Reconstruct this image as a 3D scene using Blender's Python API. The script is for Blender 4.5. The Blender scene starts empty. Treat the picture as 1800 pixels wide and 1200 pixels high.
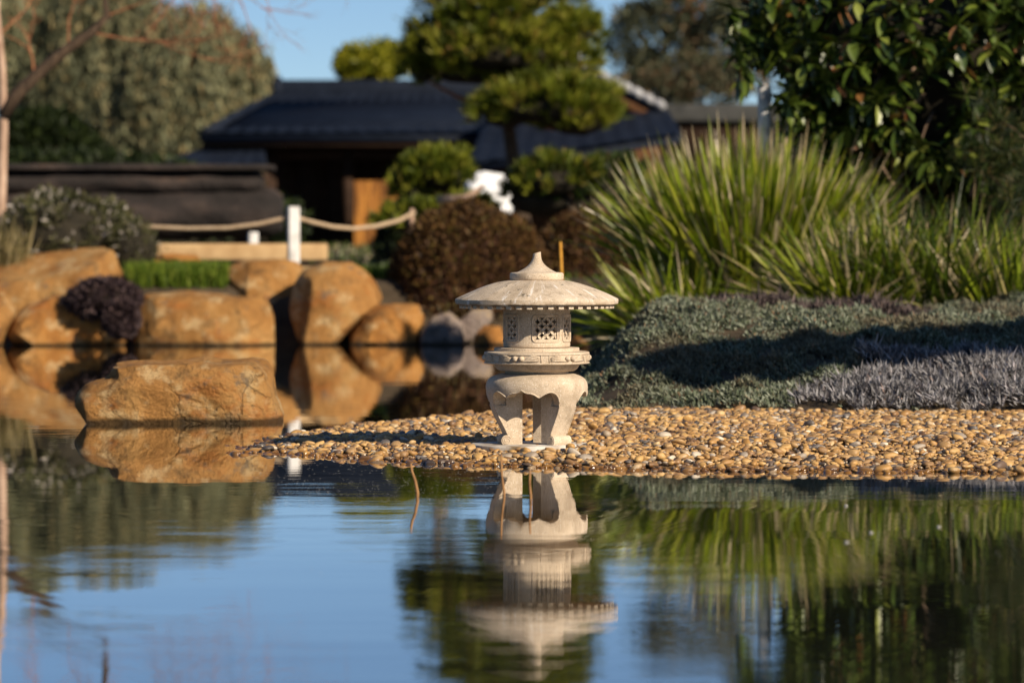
import bpy, bmesh, math, random
import numpy as np
from mathutils import Vector, noise as mnoise

rng = np.random.default_rng(11)
random.seed(11)
S = bpy.context.scene
COL = S.collection
R = math.radians

# ------------------------------------------------------------------ camera, sky, sun
F = 6000.0          # focal length in photograph pixels (120 mm on a 36 mm sensor, 1800 px wide)
HC = 0.8333         # camera height above the water
YH = 430.0          # horizon row in the photograph
cam_d = bpy.data.cameras.new('camera'); cam = bpy.data.objects.new('camera', cam_d); COL.objects.link(cam)
cam.location = (0, 0, HC); cam.rotation_euler = (R(90), 0, 0)
cam_d.lens = 120; cam_d.sensor_width = 36; cam_d.sensor_fit = 'HORIZONTAL'
cam_d.shift_y = -(600 - YH) / 1800
cam_d.clip_start = 0.1; cam_d.clip_end = 3000
cam_d.dof.use_dof = True; cam_d.dof.focus_distance = 13.4; cam_d.dof.aperture_fstop = 2.9
S.camera = cam

SUN_EL, SUN_AZ = 28.0, 136.0        # azimuth clockwise from +Y
W = bpy.data.worlds.new('World'); S.world = W; W.use_nodes = True
wn = W.node_tree; bg = wn.nodes['Background']
sky = wn.nodes.new('ShaderNodeTexSky'); sky.sky_type = 'NISHITA'; sky.sun_disc = False
sky.sun_elevation = R(SUN_EL); sky.sun_rotation = R(SUN_AZ)
sky.altitude = 0; sky.air_density = 0.66; sky.dust_density = 0.0; sky.ozone_density = 4.0
wn.links.new(sky.outputs[0], bg.inputs[0]); bg.inputs[1].default_value = 0.066
sl = bpy.data.lights.new('sun', 'SUN'); so = bpy.data.objects.new('sun', sl); COL.objects.link(so)
sl.energy = 5.0; sl.angle = R(0.53); sl.color = (1.0, 0.86, 0.67)
tosun = Vector((math.sin(R(SUN_AZ)) * math.cos(R(SUN_EL)), math.cos(R(SUN_AZ)) * math.cos(R(SUN_EL)), math.sin(R(SUN_EL))))
so.rotation_euler = tosun.to_track_quat('Z', 'Y').to_euler()
so.location = tosun * 30
S.view_settings.view_transform = 'Standard'; S.view_settings.look = 'None'
S.view_settings.exposure = 0.44; S.view_settings.gamma = 1.0; S.view_settings.use_curve_mapping = False
S.cycles.use_denoising = True
S.cycles.max_bounces = 8; S.cycles.diffuse_bounces = 3; S.cycles.glossy_bounces = 4
S.cycles.transmission_bounces = 4; S.cycles.transparent_max_bounces = 8
S.cycles.sample_clamp_indirect = 4.0

def P(px, py, D):
    """world point that the photograph shows at (px, py) when it stands D metres away"""
    return Vector(((px - 900) / F * D, D, HC + (YH - py) / F * D))

# ------------------------------------------------------------------ object helpers
def wloc(o):
    v = Vector((0, 0, 0))
    while o is not None:
        v += o.location; o = o.parent
    return v

def tag(o, label=None, cat=None, group=None, kind=None):
    if label: o['label'] = label
    if cat: o['category'] = cat
    if group: o['group'] = group
    if kind: o['kind'] = kind
    return o

def thing(name, loc, label, cat, group=None):
    o = bpy.data.objects.new(name, None); COL.objects.link(o)
    o.empty_display_size = .1; o.location = loc
    return tag(o, label, cat, group)

def build(name, V, Fs, m, parent=None, smooth=False, attr=None, loc=None):
    """one mesh object from world-space vertices; Fs is a list of (n, k) index arrays or a list of tuples"""
    V = np.asarray(V, dtype=np.float64).reshape(-1, 3)
    if len(Fs) and not isinstance(Fs[0], np.ndarray):
        by = {}
        for f in Fs: by.setdefault(len(f), []).append(f)
        Fs = [np.array(v, dtype=np.int64) for v in by.values()]
    o_loc = Vector(loc) if loc is not None else None
    if o_loc is None:
        o_loc = Vector((0, 0, 0)) if parent is not None else Vector((float(V[:, 0].mean()), float(V[:, 1].mean()), float(V[:, 2].min())))
    base = o_loc if parent is None else wloc(parent) + (o_loc if loc is not None else Vector((0, 0, 0)))
    V = V - np.array(base)
    me = bpy.data.meshes.new(name)
    nl = sum(f.size for f in Fs); nf = sum(len(f) for f in Fs)
    me.vertices.add(len(V)); me.vertices.foreach_set('co', V.astype(np.float32).ravel())
    me.loops.add(nl); me.polygons.add(nf)
    me.loops.foreach_set('vertex_index', np.concatenate([f.ravel() for f in Fs]).astype(np.int32))
    st = []; s = 0
    for f in Fs:
        k = f.shape[1]; st.append(s + np.arange(len(f)) * k); s += f.size
    me.polygons.foreach_set('loop_start', np.concatenate(st).astype(np.int32))
    if smooth: me.polygons.foreach_set('use_smooth', np.ones(nf, dtype=bool))
    me.update(calc_edges=True)
    if attr is not None:
        for an, av in attr.items():
            a = me.attributes.new(an, 'FLOAT', 'POINT'); a.data.foreach_set('value', np.asarray(av, dtype=np.float32))
    if m: me.materials.append(m)
    o = bpy.data.objects.new(name, me); COL.objects.link(o)
    o.parent = parent; o.location = o_loc if (parent is None or loc is not None) else (0, 0, 0)
    return o

class MB:
    """collects shapes for one mesh"""
    def __init__(s): s.V = []; s.F = []
    def add(s, V, Fs):
        b = sum(len(v) for v in s.V); s.V.append(np.asarray(V, float).reshape(-1, 3))
        s.F += [tuple(int(i) + b for i in f) for f in Fs]
    def box(s, c, d, rz=0.0, bev=0.0):
        x, y, z = d[0] / 2, d[1] / 2, d[2] / 2
        if bev <= 0:
            V = np.array([(a * x, b * y, e * z) for e in (-1, 1) for b in (-1, 1) for a in (-1, 1)])
            Fs = [(0, 2, 3, 1), (4, 5, 7, 6), (0, 1, 5, 4), (2, 6, 7, 3), (0, 4, 6, 2), (1, 3, 7, 5)]
        else:
            bm = bmesh.new(); bmesh.ops.create_cube(bm, size=1)
            for v in bm.verts: v.co = (v.co.x * 2 * x, v.co.y * 2 * y, v.co.z * 2 * z)
            bmesh.ops.bevel(bm, geom=bm.edges[:], offset=bev, segments=2, affect='EDGES', profile=.6)
            bm.verts.index_update(); V = np.array([tuple(v.co) for v in bm.verts]); Fs = [tuple(v.index for v in f.verts) for f in bm.faces]; bm.free()
        if rz:
            cs, sn = math.cos(rz), math.sin(rz); V = V @ np.array([[cs, sn, 0], [-sn, cs, 0], [0, 0, 1]])
        s.add(V + np.array(c), Fs)
    def tube(s, pts, rad, sides=8, caps=True):
        pts = [Vector(p) for p in pts]; n = len(pts)
        if not hasattr(rad, '__len__'): rad = [rad] * n
        V = []; Fs = []; ref = None
        for i, p in enumerate(pts):
            t = (pts[min(i + 1, n - 1)] - pts[max(i - 1, 0)])
            t = t.normalized() if t.length > 1e-9 else Vector((0, 0, 1))
            if ref is None: ref = Vector((1, 0, 0)) if abs(t.x) < .8 else Vector((0, 1, 0))
            a = (ref - t * ref.dot(t)).normalized(); ref = a; b = t.cross(a)
            for k in range(sides):
                w = 2 * math.pi * k / sides
                V.append(p + (a * math.cos(w) + b * math.sin(w)) * rad[i])
        for i in range(n - 1):
            for k in range(sides):
                k2 = (k + 1) % sides
                Fs.append((i * sides + k, i * sides + k2, (i + 1) * sides + k2, (i + 1) * sides + k))
        if caps:
            Fs.append(tuple(range(sides - 1, -1, -1))); Fs.append(tuple((n - 1) * sides + k for k in range(sides)))
        s.add([tuple(v) for v in V], Fs)
    def lathe(s, prof, c=(0, 0, 0), n=72):
        """prof: (r, z) top to bottom"""
        c = np.array(c); ang = np.arange(n) * 2 * math.pi / n; V = []; Fs = []; k = len(prof)
        for r, z in prof:
            V += [(c[0] + r * math.cos(a), c[1] + r * math.sin(a), c[2] + z) for a in ang]
        for i in range(k - 1):
            for j in range(n):
                j2 = (j + 1) % n
                Fs.append((i * n + j, (i + 1) * n + j, (i + 1) * n + j2, i * n + j2))
        Fs.append(tuple(range(n))); Fs.append(tuple((k - 1) * n + j for j in range(n - 1, -1, -1)))
        s.add(V, Fs)
    def prism(s, poly, off):
        """poly: ordered 3-D points, extruded by off"""
        n = len(poly); V = [tuple(p) for p in poly] + [tuple(Vector(p) + Vector(off)) for p in poly]
        s.add(V, [tuple(range(n)), tuple(range(2 * n - 1, n - 1, -1))] + [(i, i + n, (i + 1) % n + n, (i + 1) % n) for i in range(n)])
    def out(s, name, m, parent=None, smooth=False, loc=None, attr=None):
        return build(name, np.vstack(s.V), s.F, m, parent, smooth, attr, loc)

def smooth_by_angle(o, deg=35):
    me = o.data; me.polygons.foreach_set('use_smooth', np.ones(len(me.polygons), dtype=bool))
    try: me.set_sharp_from_angle(angle=R(deg))
    except Exception: pass
    return o

# ------------------------------------------------------------------ materials
def newmat(name):
    m = bpy.data.materials.new(name); m.use_nodes = True
    nt = m.node_tree; return m, nt, nt.nodes['Principled BSDF']

def N(nt, t, **kw):
    n = nt.nodes.new(t)
    for k, v in kw.items(): setattr(n, k, v)
    return n

def ramp(nt, fac, stops):
    r = N(nt, 'ShaderNodeValToRGB'); e = r.color_ramp.elements
    while len(e) < len(stops): e.new(.5)
    for i, (p, c) in enumerate(stops): e[i].position = p; e[i].color = (*c, 1)
    nt.links.new(fac, r.inputs[0]); return r.outputs[0]

def ntex(nt, scale, detail=5, vec=None, rough=.55, dist=0.0):
    t = N(nt, 'ShaderNodeTexNoise'); t.inputs['Scale'].default_value = scale; t.inputs['Detail'].default_value = detail
    t.inputs['Roughness'].default_value = rough; t.inputs['Distortion'].default_value = dist
    if vec is not None: nt.links.new(vec, t.inputs['Vector'])
    return t.outputs['Fac']

def mix(nt, a, b, fac, mode='MIX'):
    x = N(nt, 'ShaderNodeMix', data_type='RGBA', blend_type=mode)
    for sock, v in ((x.inputs[0], fac), (x.inputs[6], a), (x.inputs[7], b)):
        if isinstance(v, bpy.types.NodeSocket): nt.links.new(v, sock)
        elif isinstance(v, tuple): sock.default_value = (*v, 1)
        else: sock.default_value = v
    return x.outputs[2]

def mth(nt, op, a, b=None, clamp=False):
    x = N(nt, 'ShaderNodeMath', operation=op, use_clamp=clamp)
    for sock, v in ((x.inputs[0], a), (x.inputs[1], b)):
        if v is None: continue
        if isinstance(v, bpy.types.NodeSocket): nt.links.new(v, sock)
        else: sock.default_value = v
    return x.outputs[0]

def maprange(nt, v, a, b, c=0., d=1.):
    x = N(nt, 'ShaderNodeMapRange'); nt.links.new(v, x.inputs[0])
    for i, q in enumerate((a, b, c, d)): x.inputs[i + 1].default_value = q
    return x.outputs[0]

def objvec(nt, scale=None):
    t = N(nt, 'ShaderNodeTexCoord').outputs['Object']
    if scale is None: return t
    mp = N(nt, 'ShaderNodeMapping'); mp.inputs['Scale'].default_value = scale; nt.links.new(t, mp.inputs[0]); return mp.outputs[0]

def bump(nt, b, h, strength=.4, dist=.02):
    x = N(nt, 'ShaderNodeBump'); x.inputs['Strength'].default_value = strength; x.inputs['Distance'].default_value = dist
    nt.links.new(h, x.inputs['Height']); nt.links.new(x.outputs[0], b.inputs['Normal'])

def surf(name, stops, scale=6, rough=.85, detail=6, bs=40, bstr=.4, bdist=.01, stretch=None, spec=.25):
    m, nt, b = newmat(name); v = objvec(nt, stretch)
    nt.links.new(ramp(nt, ntex(nt, scale, detail, v), stops), b.inputs['Base Color'])
    b.inputs['Roughness'].default_value = rough; b.inputs['Specular IOR Level'].default_value = spec
    if bstr: bump(nt, b, ntex(nt, bs, 4, v), bstr, bdist)
    return m

def leafmat(name, stops, rough=.5, transl=.25, spec=.3, patch=None):
    """stops over the per-leaf 'var' attribute; patch = (scale, colour, amount) for slow real colour changes in the plant"""
    m, nt, b = newmat(name)
    a = N(nt, 'ShaderNodeAttribute', attribute_name='var').outputs['Fac']
    oi = N(nt, 'ShaderNodeObjectInfo').outputs['Random']
    f = mth(nt, 'FRACT', mth(nt, 'ADD', a, mth(nt, 'MULTIPLY', oi, .999)))
    c = ramp(nt, f, stops)
    if patch:
        g = N(nt, 'ShaderNodeNewGeometry').outputs['Position']
        c = mix(nt, c, patch[1], mth(nt, 'MULTIPLY', ramp_f(nt, ntex(nt, patch[0], 3, g), .45, .62), patch[2]))
    nt.links.new(c, b.inputs['Base Color']); b.inputs['Roughness'].default_value = rough
    b.inputs['Specular IOR Level'].default_value = spec
    if transl:
        t = N(nt, 'ShaderNodeBsdfTranslucent'); nt.links.new(c, t.inputs[0])
        ms = N(nt, 'ShaderNodeMixShader'); ms.inputs[0].default_value = transl
        nt.links.new(b.outputs[0], ms.inputs[1]); nt.links.new(t.outputs[0], ms.inputs[2])
        nt.links.new(ms.outputs[0], nt.nodes['Material Output'].inputs[0])
    return m

def ramp_f(nt, v, a, b):
    x = N(nt, 'ShaderNodeMapRange', interpolation_type='SMOOTHSTEP'); nt.links.new(v, x.inputs[0])
    x.inputs[1].default_value = a; x.inputs[2].default_value = b; return x.outputs[0]

M = {}
# pale cream granite of the lantern, peppered with dark grains, grey weather stains
def granite(name, roof=False):
    m, nt, b = newmat(name); v = objvec(nt)
    c = ramp(nt, ntex(nt, 9, 6, v), [(.3, (.39, .305, .215)), (.55, (.555, .45, .335)), (.75, (.63, .53, .41))])
    pep = ramp_f(nt, ntex(nt, 260, 2, v), .60, .67)
    c = mix(nt, c, (.16, .12, .085), mth(nt, 'MULTIPLY', pep, .75))
    pal = ramp_f(nt, ntex(nt, 200, 2, objvec(nt, (1, 1.3, .8))), .6, .66)
    c = mix(nt, c, (.82, .77, .68), mth(nt, 'MULTIPLY', pal, .5))
    st = ramp_f(nt, ntex(nt, 14, 6, v, .65), .52, .70)
    c = mix(nt, c, (.26, .20, .14), mth(nt, 'MULTIPLY', st, .55 if not roof else .7))
    if roof:
        # streaks that run down the slope: noise over the angle round the axis
        sep = N(nt, 'ShaderNodeSeparateXYZ'); nt.links.new(v, sep.inputs[0])
        ang = mth(nt, 'ARCTAN2', sep.outputs[1], sep.outputs[0])
        cmb = N(nt, 'ShaderNodeCombineXYZ'); nt.links.new(mth(nt, 'MULTIPLY', ang, 5.5), cmb.inputs[0]); nt.links.new(mth(nt, 'MULTIPLY', sep.outputs[2], 7.0), cmb.inputs[1])
        s1 = ntex(nt, 1.6, 4, cmb.outputs[0], .6)
        c = mix(nt, c, (.83, .82, .80), mth(nt, 'MULTIPLY', ramp_f(nt, s1, .56, .66), .55))
        lich = ramp_f(nt, ntex(nt, 30, 5, v, .7), .60, .67)
        c = mix(nt, c, (.07, .065, .045), mth(nt, 'MULTIPLY', lich, .8))
        low = maprange(nt, sep.outputs[2], -.002, .016, 1., 0.)     # algae-darkened rim of the slab
        rimn = ramp_f(nt, ntex(nt, 22, 5, v), .38, .6)
        c = mix(nt, c, (.17, .105, .055), mth(nt, 'MULTIPLY', mth(nt, 'MULTIPLY', low, rimn), .85))
    nt.links.new(c, b.inputs['Base Color']); b.inputs['Roughness'].default_value = .85; b.inputs['Specular IOR Level'].default_value = .2
    bump(nt, b, ntex(nt, 190, 4, v), .35, .004)
    return m
M['granite'] = granite('granite'); M['granite_roof'] = granite('granite_weathered', True)

def sandstone(name, stops, dark=(.10, .06, .03), algae=True):
    m, nt, b = newmat(name); v = objvec(nt)
    c = ramp(nt, ntex(nt, 2.6, 7, v, .6, .4), stops)
    c = mix(nt, c, dark, mth(nt, 'MULTIPLY', ramp_f(nt, ntex(nt, 5.0, 9, v, .72), .52, .68), .72))
    c = mix(nt, c, (.66, .47, .24), mth(nt, 'MULTIPLY', ramp_f(nt, ntex(nt, 4.2, 7, objvec(nt, (1.2, .8, 1.5)), .65), .52, .64), .75))
    c = mix(nt, c, (.12, .08, .05), mth(nt, 'MULTIPLY', ramp_f(nt, ntex(nt, 38, 4, v, .6), .6, .7), .4))
    c = mix(nt, c, (.44, .155, .035), mth(nt, 'MULTIPLY', ramp_f(nt, ntex(nt, 3.1, 7, objvec(nt, (1., 1.1, 1.3)), .66), .54, .64), .6))
    c = mix(nt, c, (.19, .155, .115), mth(nt, 'MULTIPLY', ramp_f(nt, ntex(nt, 6.3, 8, objvec(nt, (.9, 1.1, 1.2)), .7), .58, .66), .7))
    if algae:
        z = N(nt, 'ShaderNodeSeparateXYZ'); nt.links.new(N(nt, 'ShaderNodeNewGeometry').outputs['Position'], z.inputs[0])
        h = mth(nt, 'ADD', z.outputs[2], mth(nt, 'MULTIPLY', ntex(nt, 9, 3, v), -.03))
        wet = maprange(nt, h, .0, .018, 1., 0.)
        c = mix(nt, c, (.035, .026, .014), mth(nt, 'MULTIPLY', wet, .85))
        nt.links.new(maprange(nt, wet, 0, 1, .9, .35), b.inputs['Roughness'])
    else: b.inputs['Roughness'].default_value = .9
    nt.links.new(c, b.inputs['Base Color']); b.inputs['Specular IOR Level'].default_value = .2
    vo = N(nt, 'ShaderNodeTexVoronoi', feature='DISTANCE_TO_EDGE'); vo.inputs['Scale'].default_value = 2.3
    dv = N(nt, 'ShaderNodeVectorMath', operation='ADD'); nz = N(nt, 'ShaderNodeTexNoise'); nz.inputs['Scale'].default_value = 2.6; nz.inputs['Detail'].default_value = 6
    nt.links.new(v, nz.inputs['Vector']); nt.links.new(v, dv.inputs[0]); nt.links.new(nz.outputs['Color'], dv.inputs[1]); nt.links.new(dv.outputs[0], vo.inputs['Vector'])
    crk = mth(nt, 'MULTIPLY', mth(nt, 'SUBTRACT', 1.0, ramp_f(nt, vo.outputs['Distance'], .002, .022)), ramp_f(nt, ntex(nt, 1.9, 3, v), .50, .62))
    c = mix(nt, c, (.05, .03, .017), mth(nt, 'MULTIPLY', crk, .38)); nt.links.new(c, b.inputs['Base Color'])
    hh = mth(nt, 'ADD', ntex(nt, 7, 10, v, .74), mth(nt, 'MULTIPLY', ntex(nt, 45, 5, v, .6), .25))
    hh = mth(nt, 'SUBTRACT', hh, mth(nt, 'MULTIPLY', crk, .18))
    bump(nt, b, hh, 1.0, .09)
    return m
M['sand'] = sandstone('golden_sandstone', [(.28, (.25, .11, .03)), (.5, (.49, .245, .075)), (.72, (.61, .36, .135))])
M['sand_orange'] = sandstone('orange_sandstone', [(.28, (.28, .11, .03)), (.5, (.52, .235, .06)), (.72, (.60, .33, .11))])
M['sand_grey'] = sandstone('greyish_stone', [(.28, (.16, .12, .11)), (.5, (.36, .29, .25)), (.72, (.50, .38, .27))])
M['sand_pink'] = sandstone('pinkish_stone', [(.28, (.30, .2, .15)), (.5, (.46, .33, .26)), (.72, (.5, .38, .3))], algae=False)
M['white_plain'] = surf('plain_white', [(.3, (.62, .63, .65)), (.6, (.82, .83, .85))], 4)

def pebblemat():
    m, nt, b = newmat('river_pebble'); v = objvec(nt)
    a = N(nt, 'ShaderNodeAttribute', attribute_name='var').outputs['Fac']
    oi = N(nt, 'ShaderNodeObjectInfo').outputs['Random']
    f = mth(nt, 'FRACT', mth(nt, 'ADD', a, oi))
    c = ramp(nt, f, [(0, (.05, .038, .032)), (.06, (.17, .15, .135)), (.12, (.12, .065, .035)), (.18, (.24, .135, .06)), (.3, (.40, .215, .065)), (.5, (.54, .33, .118)), (.68, (.41, .25, .105)), (.82, (.26, .14, .06)), (.91, (.60, .41, .19)), (.96, (.30, .25, .20)), (1, (.72, .62, .48))])
    c = mix(nt, c, (.17, .095, .04), mth(nt, 'MULTIPLY', ramp_f(nt, ntex(nt, 30, 5, v, .65), .52, .7), .5))
    g = N(nt, 'ShaderNodeNewGeometry').outputs['Position']
    z = N(nt, 'ShaderNodeSeparateXYZ'); nt.links.new(g, z.inputs[0])
    wet = maprange(nt, mth(nt, 'ADD', z.outputs[2], mth(nt, 'MULTIPLY', ntex(nt, 6, 3, g), -.015)), -.001, .011, 1., 0.)
    c = mix(nt, c, mix(nt, c, (.30, .20, .10), 1.0, 'MULTIPLY'), mth(nt, 'MULTIPLY', wet, .8))
    nt.links.new(c, b.inputs['Base Color'])
    nt.links.new(maprange(nt, wet, 0, 1, .48, .14), b.inputs['Roughness']); b.inputs['Specular IOR Level'].default_value = .5
    bump(nt, b, ntex(nt, 90, 4, v), .25, .004)
    return m
M['pebble'] = pebblemat()
M['slab'] = surf('pale_concrete', [(.32, (.20, .14, .08)), (.46, (.46, .40, .33)), (.62, (.66, .62, .56))], 9, bs=120, bstr=.3, bdist=.004)
M['soil'] = surf('dark_soil', [(.3, (.035, .025, .015)), (.7, (.09, .065, .04))], 5)
M['bankgrit'] = surf('wet_grit', [(.3, (.10, .06, .03)), (.7, (.25, .155, .07))], 40, bs=200)
M['bark'] = surf('grey_brown_bark', [(.3, (.10, .065, .045)), (.6, (.26, .18, .12)), (.8, (.36, .26, .18))], 9, stretch=(3, 3, .6), bs=25, bstr=.6, bdist=.02)
M['bark_pale'] = surf('pale_pinkish_bark', [(.3, (.27, .17, .115)), (.6, (.48, .33, .24)), (.8, (.55, .42, .33))], 9, stretch=(2, 2, .7), bs=25, bstr=.4)
M['bark_dark'] = surf('dark_bark', [(.3, (.03, .02, .014)), (.7, (.10, .065, .04))], 9, stretch=(3, 3, .6), bs=25, bstr=.6, bdist=.02)
M['bark_red'] = surf('red_brown_bark', [(.3, (.20, .08, .04)), (.7, (.40, .17, .08))], 5, stretch=(3, 3, .6), bs=25)
M['rooftile'] = surf('blue_black_roof_tile', [(.3, (.006, .009, .017)), (.7, (.012, .017, .030))], 3, rough=.65, bs=14, bstr=.3, spec=.12)
M['verge'] = surf('grey_verge_tile', [(.3, (.24, .24, .25)), (.7, (.42, .42, .43))], 5, rough=.5)
M['timber_dark'] = surf('dark_stained_timber', [(.3, (.020, .010, .006)), (.7, (.05, .026, .014))], 4, stretch=(.5, 4, 4))
M['timber_brown'] = surf('brown_timber', [(.3, (.05, .022, .009)), (.7, (.10, .042, .015))], 4, stretch=(4, 4, .5))
M['timber_orange'] = surf('honey_timber', [(.36, (.10, .038, .010)), (.5, (.30, .12, .024)), (.66, (.46, .20, .036))], 2.4, stretch=(5, 5, .6), bs=30)  # dark blotches put plant shadows into the board colour
M['log'] = surf('weathered_charred_log', [(.30, (.014, .012, .011)), (.50, (.028, .022, .020)), (.64, (.058, .042, .035)), (.8, (.15, .075, .04))], 2.2, stretch=(.7, 1.5, 1.5), bs=20, bstr=.8, bdist=.04)
M['rope'] = surf('hemp_rope', [(.3, (.36, .25, .15)), (.7, (.56, .42, .28))], 30, bs=90)
M['post_white'] = surf('white_painted_post', [(.32, (.30, .28, .26)), (.45, (.58, .56, .54)), (.7, (.74, .73, .72))], 9, detail=8)
M['post_grey'] = surf('grey_post', [(.3, (.40, .40, .42)), (.7, (.6, .6, .62))], 6)
M['bench'] = surf('buff_stone', [(.3, (.36, .22, .10)), (.7, (.58, .40, .21))], 4, bs=30)
M['stem'] = surf('dry_stem', [(.3, (.20, .10, .04)), (.7, (.38, .21, .09))], 20)
M['stem_orange'] = surf('orange_dry_stem', [(.3, (.42, .19, .02)), (.7, (.6, .3, .05))], 20)
M['core'] = surf('painted_shade_core', [(.3, (.012, .010, .006)), (.7, (.03, .024, .014))], 9)  # near-black colour that paints the shade inside foliage
M['core_red'] = surf('red_brown_twigs', [(.3, (.035, .016, .009)), (.7, (.075, .032, .016))], 9)
M['fleck'] = surf('pale_petal', [(.3, (.30, .29, .26)), (.7, (.5, .48, .45))], 5)

M['lomandra'] = leafmat('strap_leaf', [(0, (.055, .090, .005)), (.35, (.16, .22, .010)), (.62, (.26, .305, .016)), (.78, (.33, .33, .035)), (.86, (.48, .38, .20)), (1, (.66, .55, .38))], .36, .28, .6)
M['lomandra_dark'] = leafmat('dark_strap_leaf', [(0, (.022, .042, .005)), (.5, (.07, .115, .010)), (.8, (.16, .20, .025)), (.9, (.38, .29, .15)), (1, (.5, .4, .26))], .42, .3, .45)  # darker strap leaf copy; paints shade on the back clumps
M['magnolia'] = leafmat('glossy_leaf', [(0, (.014, .028, .004)), (.5, (.045, .078, .008)), (.8, (.10, .14, .014)), (.93, (.20, .23, .04)), (.97, (.26, .10, .035)), (1, (.32, .16, .07))], .42, .12, .7)
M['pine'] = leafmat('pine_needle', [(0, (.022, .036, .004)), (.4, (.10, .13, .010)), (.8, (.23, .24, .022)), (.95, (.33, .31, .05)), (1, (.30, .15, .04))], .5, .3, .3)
M['pine_painted_shade'] = leafmat('painted_shade_pine_needle', [(0, (.010, .020, .006)), (.5, (.025, .045, .010)), (.9, (.06, .085, .016)), (1, (.16, .11, .04))], .45, .15, .3)  # darker needle copy with shade painted into its colour
M['willow'] = leafmat('olive_grey_leaf', [(0, (.055, .060, .032)), (.5, (.165, .172, .095)), (.85, (.27, .27, .15)), (1, (.36, .27, .12))], .6, .3, .2)
M['gum'] = leafmat('grey_green_leaf', [(0, (.035, .045, .025)), (.5, (.09, .10, .055)), (.85, (.15, .15, .09)), (1, (.24, .13, .07))], .55, .25, .2)
M['yellowgreen'] = leafmat('yellow_green_leaf', [(0, (.10, .12, .008)), (.5, (.26, .26, .015)), (1, (.40, .36, .03))], .5, .35, .2)
M['dome'] = leafmat('red_brown_leaf', [(0, (.022, .012, .006)), (.4, (.068, .034, .012)), (.72, (.13, .062, .021)), (.88, (.16, .095, .028)), (1, (.08, .075, .016))], .55, .2, .2)
M['hedge'] = leafmat('dark_hedge_leaf', [(0, (.006, .011, .003)), (.6, (.016, .026, .007)), (1, (.035, .050, .012))], .55, .1, .2)  # near-black leaf; paints shade in the filler hedges and shrubs
M['bush'] = leafmat('grey_green_bush_leaf', [(0, (.03, .035, .012)), (.5, (.075, .078, .028)), (.85, (.13, .12, .05)), (.93, (.45, .40, .36)), (1, (.6, .55, .5))], .6, .2, .2)
M['purple'] = leafmat('purple_black_leaf', [(0, (.018, .011, .013)), (.6, (.05, .032, .036)), (1, (.115, .075, .07))], .6, .1, .2)
M['grass'] = leafmat('lush_grass', [(0, (.045, .085, .008)), (.6, (.11, .17, .014)), (1, (.20, .24, .035))], .5, .3, .2)
M['straw'] = leafmat('straw_grass', [(0, (.10, .09, .03)), (.5, (.24, .19, .08)), (1, (.42, .34, .19))], .5, .3, .2)
M['thyme'] = leafmat('grey_green_cover', [(0, (.05, .062, .035)), (.3, (.12, .15, .09)), (.55, (.20, .225, .16)), (.8, (.30, .325, .25)), (.93, (.25, .27, .20)), (.97, (.25, .15, .08)), (1, (.33, .20, .12))], .7, .15, .15, patch=(1.6, (.16, .13, .085), .75))
M['lavender'] = leafmat('lavender_grey_cover', [(0, (.08, .074, .078)), (.5, (.225, .218, .226)), (.85, (.37, .36, .37)), (.96, (.44, .41, .44)), (1, (.32, .2, .14))], .7, .12, .15)
M['heath'] = leafmat('brown_heath', [(0, (.035, .026, .026)), (.5, (.085, .065, .062)), (1, (.16, .12, .11))], .7, .12, .15)

# water: dark pond, mirror at this low angle; ripples are long crests of very small slope
def watermat():
    m, nt, b = newmat('pond_water')
    g = N(nt, 'ShaderNodeNewGeometry').outputs['Position']
    b.inputs['Base Color'].default_value = (.018, .020, .014, 1); b.inputs['Roughness'].default_value = .0
    b.inputs['IOR'].default_value = 1.42; b.inputs['Specular IOR Level'].default_value = .5
    def mp(sc, rz=0.):
        x = N(nt, 'ShaderNodeMapping'); x.inputs['Scale'].default_value = sc; x.inputs['Rotation'].default_value = (0, 0, rz); nt.links.new(g, x.inputs[0]); return x.outputs[0]
    swell = mth(nt, 'MULTIPLY', ntex(nt, 1, 1, mp((.55, 1.9, 1), .08)), 7.0e-4)
    rip = mth(nt, 'MULTIPLY', ntex(nt, 1, 2, mp((1.5, 10.0, 1), .03)), 1.0e-3)
    gust = ramp_f(nt, ntex(nt, 1, 2, mp((.28, .55, 1), .1)), .42, .66)
    yy = N(nt, 'ShaderNodeSeparateXYZ'); nt.links.new(g, yy.inputs[0])
    calm = mth(nt, 'SUBTRACT', 1.0, mth(nt, 'MULTIPLY', ramp_f(nt, yy.outputs[1], 10.7, 11.7), .74))      # lee of the pebble spit
    h = mth(nt, 'ADD', swell, mth(nt, 'MULTIPLY', rip, mth(nt, 'ADD', mth(nt, 'MULTIPLY', gust, 1.2), .22)))
    h = mth(nt, 'MULTIPLY', h, calm)
    bump(nt, b, h, 1.0, 1.0)
    b.inputs['Coat Weight'].default_value = .9; b.inputs['Coat IOR'].default_value = 1.4; b.inputs['Coat Roughness'].default_value = 0.0
    nt.links.new(b.inputs['Normal'].links[0].from_socket, b.inputs['Coat Normal'])     # added coat layer that brightens the mirrored sky
    return m
M['water'] = watermat()

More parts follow.
